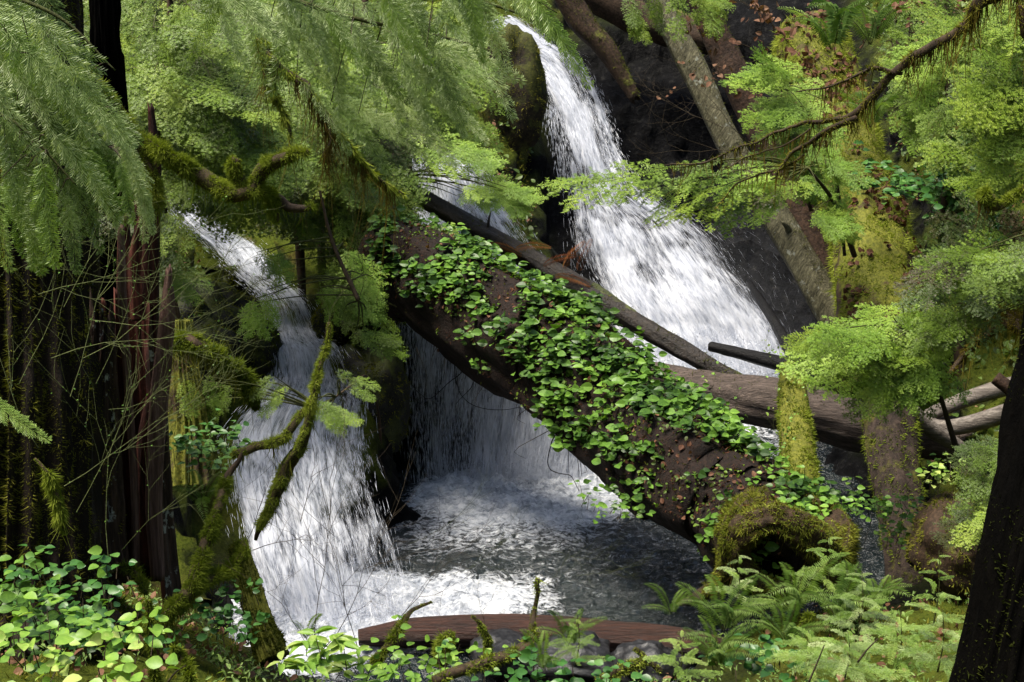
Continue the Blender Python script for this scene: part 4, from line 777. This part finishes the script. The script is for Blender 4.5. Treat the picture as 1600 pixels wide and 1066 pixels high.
shrub('leafless dark twigs standing before the white foot of the left cascade', [(490, 1010, 8.8, -80, 1.0, .006), (500, 1020, 8.8, -50, 1.1, .006), (560, 1015, 8.9, -95, .95, .005), (600, 1000, 9, -60, .8, .005), (480, 1010, 8.8, -110, .7, .004)], 'twig')
shrub('crooked bare dark twig across the middle of the left cascade', [(395, 860, 9.9, -25, .55, .006), (470, 815, 9.9, -75, .45, .006), (385, 850, 9.9, -75, .8, .005), (500, 560, 10.2, -85, .4, .004)], 'twig', depth=1)
shrub('fine olive twigs fanned over the dark pool water', [(860, 860, 9.6, 15, .42, .003), (900, 900, 9.6, 0, .4, .003), (830, 930, 9.4, -40, .45, .003), (640, 850, 9.6, -10, .5, .003), (700, 900, 9.5, -20, .45, .003), (760, 1000, 9, -100, .4, .003)], 'twigg')
shrub('tangle of bare reddish twigs under the leaning trunks', [(1170, 240, 17, 190, 1.0, .008), (1180, 230, 17, 215, 1.1, .008), (1150, 270, 17, 170, .9, .007), (1130, 200, 17, 200, .9, .007)], 'twig')
shrub('small bare red-twigged bush beneath the level grey log', [(1330, 850, 12.2, -100, .45, .005), (1350, 850, 12.2, -70, .45, .005), (1310, 840, 12.2, -140, .35, .005)], 'twig')
shrub('wispy green twigs beside the mossy pole over the level log', [(1200, 720, 13.6, -110, .7, .004), (1215, 740, 13.4, -80, .7, .004), (1190, 760, 13.2, -60, .5, .004), (1235, 600, 14.4, -110, .5, .004)], 'twigg', leafm=('salal', 120, .03))
shrub('small-leaved bare bush at the top right with reddish brown leaves', [(1270, 120, 19, -160, 1.6, .01), (1300, 160, 19, -120, 1.6, .01), (1280, 60, 19, -90, 1.0, .01), (1330, 100, 19, -60, 1.2, .01), (1290, 240, 18.6, -140, 1.2, .008)], 'twig', leafm=('dead', 420, .085))
shrub('dry brown brush on the right slope behind the hanging moss branch', [(1400, 160, 19, -90, 1.5, .01), (1450, 200, 19, -70, 1.4, .01), (1480, 140, 19, -110, 1.4, .01), (1420, 80, 20, -90, 1.6, .01), (1520, 220, 18, -90, 1.2, .01)], 'twig', leafm=('dead', 500, .06))
shrub('leafy green tangle right of the litter-strewn mossy log', [(1440, 260, 18, -60, .8, .01), (1450, 340, 17.6, -80, .8, .01), (1480, 400, 17.2, -100, .9, .01), (1460, 420, 17.2, -70, .8, .01)], 'twig', name='leafy_shrub', leafm=('salald', 500, .09))
shrub('wispy dark-leaved shrub at the right edge under the hemlock boughs', [(1540, 400, 13.6, -80, .9, .007), (1580, 440, 13.4, -110, .9, .007), (1500, 460, 14, -70, .8, .006)], 'twigg', name='leafy_shrub', leafm=('salald', 500, .03))
shrub('leafless green twigs spreading behind the left cascade', [(300, 480, 14.5, -40, 1.2, .006), (350, 470, 14.5, -20, 1.1, .006), (540, 420, 14.5, -150, .9, .006), (560, 470, 14.5, -70, .8, .006), (620, 480, 15.3, -160, .6, .005)], 'twigg')
# ================================================================= hemlocks, left to right
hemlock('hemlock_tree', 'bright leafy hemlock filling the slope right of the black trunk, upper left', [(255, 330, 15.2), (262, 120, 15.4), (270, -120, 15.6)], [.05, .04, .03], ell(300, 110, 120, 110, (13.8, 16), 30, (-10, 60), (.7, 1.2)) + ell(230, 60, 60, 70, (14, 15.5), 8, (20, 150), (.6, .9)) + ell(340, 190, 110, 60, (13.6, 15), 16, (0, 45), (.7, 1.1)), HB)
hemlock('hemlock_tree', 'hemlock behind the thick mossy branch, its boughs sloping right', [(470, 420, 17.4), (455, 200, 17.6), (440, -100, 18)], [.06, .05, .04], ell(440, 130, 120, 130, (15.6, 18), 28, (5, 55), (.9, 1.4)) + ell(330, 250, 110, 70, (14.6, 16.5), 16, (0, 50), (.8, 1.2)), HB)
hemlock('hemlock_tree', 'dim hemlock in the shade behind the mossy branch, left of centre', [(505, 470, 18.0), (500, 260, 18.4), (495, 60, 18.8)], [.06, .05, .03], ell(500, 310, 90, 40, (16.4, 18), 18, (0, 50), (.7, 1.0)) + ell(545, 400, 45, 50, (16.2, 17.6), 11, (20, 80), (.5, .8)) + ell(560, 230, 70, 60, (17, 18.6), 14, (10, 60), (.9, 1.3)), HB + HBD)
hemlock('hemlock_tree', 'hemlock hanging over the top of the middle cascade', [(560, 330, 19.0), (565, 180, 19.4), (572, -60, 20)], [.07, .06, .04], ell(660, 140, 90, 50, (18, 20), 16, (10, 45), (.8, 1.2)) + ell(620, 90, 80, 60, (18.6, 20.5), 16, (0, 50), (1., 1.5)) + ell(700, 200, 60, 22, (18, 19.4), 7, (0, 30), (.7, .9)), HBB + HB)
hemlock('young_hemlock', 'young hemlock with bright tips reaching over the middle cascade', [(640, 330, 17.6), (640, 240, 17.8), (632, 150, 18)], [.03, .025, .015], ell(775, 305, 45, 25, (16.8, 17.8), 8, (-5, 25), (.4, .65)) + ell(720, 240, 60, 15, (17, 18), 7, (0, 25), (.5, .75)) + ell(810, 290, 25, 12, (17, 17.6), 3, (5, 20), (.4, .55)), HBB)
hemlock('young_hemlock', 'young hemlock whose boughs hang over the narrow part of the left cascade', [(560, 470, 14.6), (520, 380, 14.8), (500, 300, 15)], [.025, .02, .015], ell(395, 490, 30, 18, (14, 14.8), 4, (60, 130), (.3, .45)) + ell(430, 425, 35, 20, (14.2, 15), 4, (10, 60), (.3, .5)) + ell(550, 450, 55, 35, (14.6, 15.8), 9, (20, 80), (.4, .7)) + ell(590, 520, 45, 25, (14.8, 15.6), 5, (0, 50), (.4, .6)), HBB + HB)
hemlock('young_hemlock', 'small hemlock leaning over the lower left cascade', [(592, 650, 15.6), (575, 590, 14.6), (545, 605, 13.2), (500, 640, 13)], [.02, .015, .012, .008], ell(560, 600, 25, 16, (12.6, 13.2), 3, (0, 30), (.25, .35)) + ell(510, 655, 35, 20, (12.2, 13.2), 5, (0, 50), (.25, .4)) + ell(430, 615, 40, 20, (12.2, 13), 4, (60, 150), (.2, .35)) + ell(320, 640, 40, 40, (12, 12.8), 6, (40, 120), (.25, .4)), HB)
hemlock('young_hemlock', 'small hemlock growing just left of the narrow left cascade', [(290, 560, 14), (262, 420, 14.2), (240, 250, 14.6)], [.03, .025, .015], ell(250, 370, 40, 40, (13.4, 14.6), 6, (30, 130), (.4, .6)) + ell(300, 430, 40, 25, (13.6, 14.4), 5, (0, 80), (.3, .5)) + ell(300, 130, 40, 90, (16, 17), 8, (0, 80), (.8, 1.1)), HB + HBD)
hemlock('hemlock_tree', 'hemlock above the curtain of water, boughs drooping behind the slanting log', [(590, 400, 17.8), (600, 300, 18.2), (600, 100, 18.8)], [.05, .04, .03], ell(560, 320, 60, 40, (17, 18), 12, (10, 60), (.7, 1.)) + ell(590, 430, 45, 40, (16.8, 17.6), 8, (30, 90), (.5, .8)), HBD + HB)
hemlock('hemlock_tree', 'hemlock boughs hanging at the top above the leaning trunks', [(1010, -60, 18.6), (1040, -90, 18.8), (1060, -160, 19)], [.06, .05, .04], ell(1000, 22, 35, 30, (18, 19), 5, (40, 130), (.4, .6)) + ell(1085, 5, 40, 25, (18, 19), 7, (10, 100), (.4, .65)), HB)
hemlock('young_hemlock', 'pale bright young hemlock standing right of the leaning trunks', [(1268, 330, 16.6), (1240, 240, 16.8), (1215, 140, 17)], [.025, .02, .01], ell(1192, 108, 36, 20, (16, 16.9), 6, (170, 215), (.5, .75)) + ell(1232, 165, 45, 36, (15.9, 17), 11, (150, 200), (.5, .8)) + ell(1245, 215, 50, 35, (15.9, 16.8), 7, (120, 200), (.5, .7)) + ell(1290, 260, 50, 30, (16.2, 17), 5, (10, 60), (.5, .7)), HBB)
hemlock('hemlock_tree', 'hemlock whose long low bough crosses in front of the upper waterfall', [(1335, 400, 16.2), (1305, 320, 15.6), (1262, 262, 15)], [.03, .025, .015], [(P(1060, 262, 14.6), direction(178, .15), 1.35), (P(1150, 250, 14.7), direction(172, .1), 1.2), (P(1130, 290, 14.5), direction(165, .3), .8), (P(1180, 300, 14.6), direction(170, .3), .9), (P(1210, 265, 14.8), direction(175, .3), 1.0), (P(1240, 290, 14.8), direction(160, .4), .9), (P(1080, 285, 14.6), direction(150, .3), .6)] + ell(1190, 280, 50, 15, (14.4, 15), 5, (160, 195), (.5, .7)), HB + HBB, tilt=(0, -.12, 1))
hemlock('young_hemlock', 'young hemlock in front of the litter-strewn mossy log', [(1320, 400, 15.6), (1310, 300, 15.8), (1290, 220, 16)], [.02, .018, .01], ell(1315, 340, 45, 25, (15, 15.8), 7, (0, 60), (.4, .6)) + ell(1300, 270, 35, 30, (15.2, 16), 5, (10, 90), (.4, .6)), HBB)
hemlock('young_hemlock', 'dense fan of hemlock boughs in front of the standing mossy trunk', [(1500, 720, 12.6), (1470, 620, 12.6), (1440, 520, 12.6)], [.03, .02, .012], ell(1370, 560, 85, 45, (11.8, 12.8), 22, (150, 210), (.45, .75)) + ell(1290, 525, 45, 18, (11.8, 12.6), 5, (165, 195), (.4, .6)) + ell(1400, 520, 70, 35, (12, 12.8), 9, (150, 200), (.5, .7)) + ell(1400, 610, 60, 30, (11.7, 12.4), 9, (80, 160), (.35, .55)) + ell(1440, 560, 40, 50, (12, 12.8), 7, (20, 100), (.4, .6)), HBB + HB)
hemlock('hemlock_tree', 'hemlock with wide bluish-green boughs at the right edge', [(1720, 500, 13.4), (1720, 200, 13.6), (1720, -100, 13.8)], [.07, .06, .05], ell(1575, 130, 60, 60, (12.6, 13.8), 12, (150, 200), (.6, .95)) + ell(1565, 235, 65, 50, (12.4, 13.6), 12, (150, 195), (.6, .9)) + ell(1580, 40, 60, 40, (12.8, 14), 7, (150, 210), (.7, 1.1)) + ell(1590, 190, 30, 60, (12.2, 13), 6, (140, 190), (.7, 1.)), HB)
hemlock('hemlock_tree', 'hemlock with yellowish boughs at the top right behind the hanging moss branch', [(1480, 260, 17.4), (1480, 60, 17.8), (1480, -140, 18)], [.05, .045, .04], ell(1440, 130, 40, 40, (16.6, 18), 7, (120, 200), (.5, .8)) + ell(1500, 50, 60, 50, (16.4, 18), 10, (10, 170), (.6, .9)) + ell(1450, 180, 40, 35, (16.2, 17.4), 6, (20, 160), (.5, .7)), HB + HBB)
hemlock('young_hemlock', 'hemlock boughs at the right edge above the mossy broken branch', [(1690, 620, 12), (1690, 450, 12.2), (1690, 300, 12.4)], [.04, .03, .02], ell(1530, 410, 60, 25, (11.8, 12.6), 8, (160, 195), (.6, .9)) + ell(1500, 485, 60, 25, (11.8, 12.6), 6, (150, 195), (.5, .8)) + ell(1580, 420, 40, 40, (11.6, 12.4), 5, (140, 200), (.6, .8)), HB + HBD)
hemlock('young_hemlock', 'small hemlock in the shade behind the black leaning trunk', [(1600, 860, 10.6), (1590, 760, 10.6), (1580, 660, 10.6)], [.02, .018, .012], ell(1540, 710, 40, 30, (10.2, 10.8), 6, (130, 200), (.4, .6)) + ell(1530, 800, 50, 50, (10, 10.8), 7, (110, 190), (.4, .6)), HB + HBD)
# hemlocks that fill the slopes behind
for lb, tr, rg_, n_, yy, pr in (('tall hemlock on the slope behind the top of the middle cascade', [(700, 200, 25), (705, -200, 26)], (650, 60, 110, 70), 16, (22, 24.5), HB), ('tall hemlock behind the black trunk at the far upper left', [(90, 300, 19), (90, -200, 20)], (120, 120, 120, 150), 22, (16, 19), HB + HBD), ('dark hemlock in the gloom behind the snag', [(60, 560, 15), (80, 200, 15.5)], (140, 360, 100, 70), 10, (13.5, 15), HBD),
    ('hemlock on the far slope at the top right', [(1400, 160, 24), (1400, -200, 25)], (1440, 60, 90, 60), 10, (21, 23.5), HB), ('shaded hemlock behind the driftwood at the right', [(1500, 700, 17), (1500, 300, 17.6)], (1530, 390, 50, 80), 7, (15.6, 17.4), HBD), ('hemlock at the top centre behind the cedar boughs', [(480, 200, 22), (480, -200, 23)], (470, 60, 130, 80), 18, (19.5, 22), HB)):
    hemlock('hemlock_tree', lb, tr, [.09, .06], ell(*rg_, yy, n_, (0, 180), (.8, 1.2)), pr)
# ================================================================= cedars overhanging at upper left and top
def cedar(label, limbs_, sprays, protos, base):
    root = thing('cedar_tree', label, 'cedar tree', P(*base)); T = [PP(a) for a, _ in limbs_]; part('limbs', join(*[tube(a, r, 30, 6, .1) for a, (_, r) in zip(T, limbs_)]), M['twigg'], root)
    cv = np.concatenate([spline(a, 40) for a in T]); tw = []
    for i, (p, d, s) in enumerate(sprays):
        ref('spray', protos[i % len(protos)], root, p, basis(d, np.array([.1, -.7, .65]) + rng.normal(size=3) * .25), s)
        c = cv[np.linalg.norm(cv - p, axis=1).argmin()]; tw.append(tube([c, (c + p) / 2 + [0, 0, .02], p], [.004, .0025], 5, 3, caps=False))
    part('twigs', join(*tw), M['twig'], root); return root
cedar('cedar with long grey-green sprays sweeping down across the upper left corner', [([(-120, 20, 6.8), (0, 70, 6.8), (90, 120, 6.8), (170, 230, 6.8)], [.02, .015, .01, .004]), ([(-100, 150, 6.6), (20, 190, 6.6), (120, 290, 6.6)], [.015, .01, .004]), ([(-100, -40, 7), (80, 20, 7), (180, 110, 7)], [.015, .01, .004])],
    ell(60, 150, 90, 80, (6.4, 7.1), 22, (42, 68), (.42, .66), (0, .3)) + ell(150, 235, 60, 75, (6.4, 7.0), 16, (45, 75), (.36, .55), (0, .3)) + ell(60, 300, 80, 70, (6.4, 7.0), 15, (55, 90), (.38, .55), (0, .3)) + ell(30, 50, 90, 50, (6.6, 7.4), 14, (30, 60), (.4, .6), (0, .3)) + ell(215, 300, 15, 40, (6.5, 6.9), 4, (60, 75), (.3, .4), (0, .2)), CS + CSB[:1], (-300, 900, 7))
cedar('cedar with drooping grey-green sprays hanging along the top centre', [([(300, -60, 8.6), (430, -10, 8.6), (560, 30, 8.6), (700, 60, 8.7), (800, 90, 8.7)], [.02, .018, .014, .01, .005]), ([(420, -60, 8.4), (600, -20, 8.4), (760, 5, 8.4), (880, 50, 8.4)], [.02, .015, .01, .005])],
    ell(400, 30, 90, 40, (8.2, 8.9), 11, (25, 95), (.4, .65), (0, .3)) + ell(560, 60, 110, 50, (8.2, 8.9), 18, (20, 85), (.4, .7), (0, .3)) + ell(700, 70, 90, 50, (8.2, 8.9), 12, (10, 65), (.4, .65), (0, .3)) + ell(600, 180, 90, 60, (8.4, 9.0), 8, (15, 60), (.4, .6), (0, .3)) + ell(690, 150, 60, 50, (8.4, 8.8), 8, (15, 60), (.35, .5), (0, .3)), CS, (450, -500, 9))
cedar('cedar with a bright yellow-green spray pointing down over the upper waterfall lip', [([(560, -80, 8.0), (700, -50, 8.0), (800, -20, 8.0), (870, 20, 8.0)], [.014, .012, .008, .004])],
    [(P(830, -20, 8.0), direction(48, .1), .62), (P(800, -30, 8.0), direction(40, .1), .6), (P(770, -20, 8.0), direction(35, .1), .5), (P(600, -30, 8.0), direction(60, .1), .5), (P(520, 10, 8.0), direction(75, .1), .4), (P(700, -40, 8.0), direction(60, .1), .5), (P(740, -20, 8.0), direction(80, .1), .4)], CSB + CS[:1], (700, -500, 8))
# near twig tips at the left edge
c_ = ref('cedar_sprig', CSB[0], None, P(-30, 610, 4.2), basis(direction(28, .1), [0, -.5, .8]), .25); tag(c_, 'single pale cedar sprig poking in at the left edge below the middle', 'cedar sprig')
# ================================================================= low plants
def clump(label, x, y, Y_, rx, n_, size, mt='salal', h=(.03, .17), name='leafy_plant', cat='plant', kind=0, per=(3, 6), group=None, sp=.1, drop=.0):
    c = P(x, y, Y_); root = thing(name, label, cat, c, group); p = c + rng.normal(size=(n_, 3)) * np.array([rx, rx * .8, rx * .3]); hh = h[0] + (h[1] - h[0]) * rng.random(n_)
    O, Dd, Nn, Sz, st = leaf_clusters(p, np.tile([0, -.1, 1.], (n_, 1)), hh, per, size, sp, kind)
    part('leaves', leaves(O, Dd, Nn, Sz, kind), M[mt], root); part('stems', join(*[tube([a, b], [.004, .0025], 2, 3, caps=False) for a, b in st]), M['twig'], root, smooth=False); return root
for lb, a, k in (('broad-leaved green plant at the bottom left corner', (45, 985, 6.9, .32, 44, (.05, .09)), {}), ('broad-leaved plant in front of the big left trunk', (70, 950, 7.4, .28, 40, (.05, .085)), dict(mt='salald')), ('pale broad-leaved plant along the bottom edge, left', (130, 1060, 6.3, .28, 32, (.05, .10)), {}), ('round-leaved plant between the lower left trunk and the forked mossy branch', (150, 990, 7.6, .22, 22, (.05, .09)), dict(mt='salald')),
    ('dark glossy-leaved plant hanging beside the left cascade', (300, 710, 11.0, .22, 42, (.05, .09)), dict(mt='salald')), ('small glossy-leaved plant at the water edge beside the leaning mossy stump', (350, 975, 9.2, .22, 26, (.05, .08)), dict(mt='salald')), ('long-leaved plant in front of the foot of the left cascade', (490, 1050, 7.6, .14, 10, (.10, .15)), dict(kind=1, per=(5, 8), sp=.03)),
    ('second long-leaved plant right of the cascade foot at the bottom edge', (575, 1065, 7.8, .1, 8, (.08, .13)), dict(kind=1, per=(5, 8), sp=.03)), ('low leafy plant at the bottom below the left part of the red-brown log', (660, 1068, 8.2, .22, 24, (.04, .08)), {}), ('low leafy plant at the bottom below the middle of the red-brown log', (800, 1075, 8.0, .2, 18, (.04, .08)), dict(mt='salald')),
    ('pale leafy plant at the bottom edge right of the middle', (900, 1080, 8.0, .2, 18, (.05, .09)), dict(mt='salald')), ('leafy plants climbing from the mossy root mass up the mossy pole', (1240, 800, 11.6, .22, 52, (.05, .08)), {}), ('leafy plants right of the mossy pole beside the dark hollow', (1290, 800, 12, .18, 32, (.05, .08)), {}), ('leafy plant beside the standing mossy trunk', (1400, 800, 12.6, .2, 20, (.05, .08)), {}),
    ('few leaves sprouting at the foot of the standing mossy trunk', (1400, 855, 12.4, .1, 8, (.05, .08)), {}), ('pale-leaved trailing plant on the slope behind the mossy log', (1440, 290, 17, .5, 60, (.09, .14)), dict(mt='salald')), ('leafy sprig hanging low from the slanting log over the pool', (960, 800, 12.4, .16, 14, (.05, .08)), {}), ('pale leaves at the bottom edge below the ferns', (1190, 1050, 8.2, .2, 16, (.05, .09)), dict(mt='salald')),
    ('leafy plants at the upper end of the slanting log', (672, 385, 17.0, .28, 40, (.07, .1)), {}), ('leafy plant at the lower right near the black trunk, in shade', (1480, 760, 11.8, .15, 12, (.05, .08)), {})): clump(lb, *a, **k)
def fern(label, x, y, Y_, n_, L, up=.75, group=None):
    c = P(x, y, Y_); root = thing('fern', label, 'fern', c, group)
    for k in range(n_):
        a = 6.283 * k / n_ + rng.random() * .6; d = norm(np.array([math.cos(a), math.sin(a), up + .2 * rng.normal()])); ref('frond', FR[k % 3], root, c, basis(d, [-d[0] * .4, -.5 - d[1] * .4, .8]), L * (.75 + .4 * rng.random()))
for lb, a in (('large fern right of the mossy root mass', (1310, 975, 9.6, 10, .5)), ('tall fern in front of the root mass hollow', (1240, 960, 9.4, 9, .52)), ('fern whose fronds spread left over the end of the red-brown log', (1130, 985, 9.2, 9, .5)), ('low fern at the bottom right centre', (1120, 1040, 8.3, 9, .42)), ('fern behind the mossy stub, lower right', (1230, 1010, 8.9, 8, .42)), ('fern at the foot of the standing mossy trunk', (1370, 950, 10, 8, .42)),
    ('small fern in front of the red-brown log, right of the tall mossy twig', (890, 1010, 9.0, 6, .36)), ('small fern low at the bottom centre', (850, 1050, 8.2, 6, .3)), ('small fern above the broad end of the red-brown log', (1050, 960, 10, 6, .3)), ('grey-green fern on the right slope beside the brown-leaved bush', (1300, 80, 18.5, 8, 1.0)), ('grey-green fern on the right slope, higher up', (1360, 70, 19, 8, .9)), ('grey-green fern above the litter-strewn log', (1360, 200, 18, 8, .8)),
    ('fern on the bank under the leafy plants beside the snag', (320, 790, 10.8, 7, .4)), ('fern by the leaning mossy stump, lower left', (480, 1000, 9.6, 5, .25))): fern(lb, *a)
def seedling(label, x, y, Y_, h, n_, protos, s):
    c = P(x, y, Y_); root = thing('young_cedar', label, 'seedling', c); part('stem', tube([c, c + [0.02, 0, h * .5], c + [0, 0, h]], [.006, .002], 10, 5), M['twigg'], root)
    for k in range(n_):
        t_ = .15 + .85 * k / n_; a = k * 2.4; d = norm(np.array([math.cos(a), math.sin(a) - .2, .25])); ref('spray', protos[k % len(protos)], root, c + [0, 0, h * t_], basis(d, [0, -.5, .9]), s * (1.15 - t_) + .04)
for lb, a in (('slender young cedar standing alone left of the black trunk', (1458, 980, 8.8, .55, 14, CSB, .16)), ('bushy young cedar among the ferns, lower right', (1340, 1000, 8.8, .5, 18, CS + CSB, .26)), ('low young cedar at the bottom right', (1400, 1050, 7.8, .4, 18, CSB, .3)), ('pale young cedar at the bottom near the black trunk', (1465, 1050, 7.6, .4, 16, CS + CSB, .28)), ('young cedar left among the ferns above the red-brown log', (1150, 950, 10.2, .45, 14, CSB + CS, .25)),
    ('young cedar behind the ferns in front of the hollow', (1290, 930, 10, .5, 14, CSB, .25)), ('tiny young cedar at the bottom edge, right of centre', (1060, 1060, 8, .3, 12, CSB, .22)), ('spreading young cedar low along the bottom, right', (1320, 1060, 7.6, .3, 16, CSB + CS, .32)), ('young cedar at the bottom right centre behind the bare sticks', (1260, 1055, 8, .3, 16, CSB, .3)), ('small young cedar in front of the middle of the red-brown log', (900, 1040, 8.8, .4, 12, CSB, .2))): seedling(lb, *a)
# bare dark sticks
for i, (lb, a) in enumerate((('thin dark stick slanting among the seedlings, left of two', [(1262, 1070, 6.6), (1275, 1040, 6.6), (1288, 1008, 6.6)]), ('thin dark stick slanting among the seedlings, right of two', [(1340, 1035, 6.6), (1355, 1015, 6.6), (1372, 998, 6.6)]), ('pale thin stick at the bottom left', [(262, 1066, 6.5), (275, 1050, 6.5), (290, 1040, 6.5)]))):
    tag(mkm('stick', [(tube(PP(a), [.006, .003], 8, 5), M['twig'])], origin=PP(a)[0], smooth=True), lb, 'stick')
# ================================================================= ground cover on the slopes
def cover(name, label, N, xr, yr, mt, size, cond, kind=0, up=.05, scs=1.3, cut=-.05):
    x = xr[0] + (xr[1] - xr[0]) * rng.random(N); y = yr[0] + (yr[1] - yr[0]) * rng.random(N); z = H(x, y); e = .1
    n = norm(np.stack([-(H(x + e, y) - z) / e, -(H(x, y + e) - z) / e, np.ones(N)], -1)); p = np.stack([x, y, z], -1) + n * (up + .12 * rng.random((N, 1)))
    k = (z > WZ + .12) & cond(x, y, z) & (fbm(p * scs, 3) > cut); p, n = p[k], n[k]; N = len(p)
    g = leaves(p, rng.normal(size=(N, 3)) + [0, -.3, 0], n * .6 + np.array([0, -.5, .6]) + rng.normal(size=(N, 3)) * .4, size * (.5 + rng.random(N)), kind)
    tag(mkm(name, [(g, M[mt])], origin=p.mean(0)), label, 'ground cover', kind='stuff')
wet_shade_f = lambda x, y, z: wet_shade(x, y, z) < .3
offl = lambda x, y: ~((x > -3.3 - .12 * (y - 12)) & (x < -.4 - .33 * (y - 13)) & (y > 11.5))
cover('undergrowth', 'small green leaves covering the slopes', 13000, (-11, 11), (15, 28), 'hemd', .09, lambda x, y, z: wet_shade_f(x, y, z) & offl(x, y))
cover('undergrowth', 'darker small leaves low on the slopes', 26000, (-11, 11), (13, 27), 'hemd', .09, lambda x, y, z: wet_shade_f(x, y, z) & offl(x, y), scs=2.)
cover('ground_litter', 'brown dead leaves on the banks', 24000, (-8, 8), (7.5, 24), 'dead', .055, lambda x, y, z: wet_shade_f(x, y, z) & offl(x, y), up=.01, scs=1.7, cut=.0)
cover('low_herbs', 'small light green leaves on the near bank', 15000, (-4, 5), (7, 11.5), 'fern', .045, lambda x, y, z: z > -5.6, kind=1, scs=2.3)
x = -8 + 16 * rng.random(160000); y = 7 + 19 * rng.random(160000); z = H(x, y); e = .1; n = norm(np.stack([-(H(x + e, y) - z) / e, -(H(x, y + e) - z) / e, np.ones(len(x))], -1)); p = np.stack([x, y, z], -1)
k = (wet_shade(x, y, z) < .3) & (z > WZ + .05) & (fbm(p * 1.6 + 40, 3) > -.1) & offl(x, y); p, n = p[k], n[k]
tag(mkm('moss_carpet', [(blades(p, norm(n + rng.normal(size=p.shape) * .6), .03 + .04 * rng.random(len(p)), .008), M['mossd'])], origin=p.mean(0)), 'moss growing over the rocks and soil', 'moss', kind='stuff')
# bare dark vines looping below the slanting log
for lb, a in (('dark bare vine looping under the slanting log in front of the curtain of water', [(712, 556, 15.6), (714, 590, 15.6), (728, 622, 15.5), (760, 640, 15.4), (812, 636, 15.2)]), ('thin straight rootlet hanging beside the looping vine', [(742, 560, 15.4), (740, 600, 15.4), (712, 630, 15.5)]), ('thin arching vine reaching left under the slanting log', [(735, 570, 15.4), (700, 600, 15.5), (668, 622, 15.6), (640, 600, 15.8)]),
              ('thin dark vine drooping from the slanting log over the bright splash', [(880, 660, 13.6), (862, 690, 13.5), (858, 735, 13.5), (890, 745, 13.4), (905, 770, 13.4)])):
    g = tube(PP(a), [.007, .003], 40, 5, wob=.03); o = tag(mkm('hanging_vine', [(g, M['bark_shade'])], origin=PP(a)[0], smooth=True), lb, 'vine')
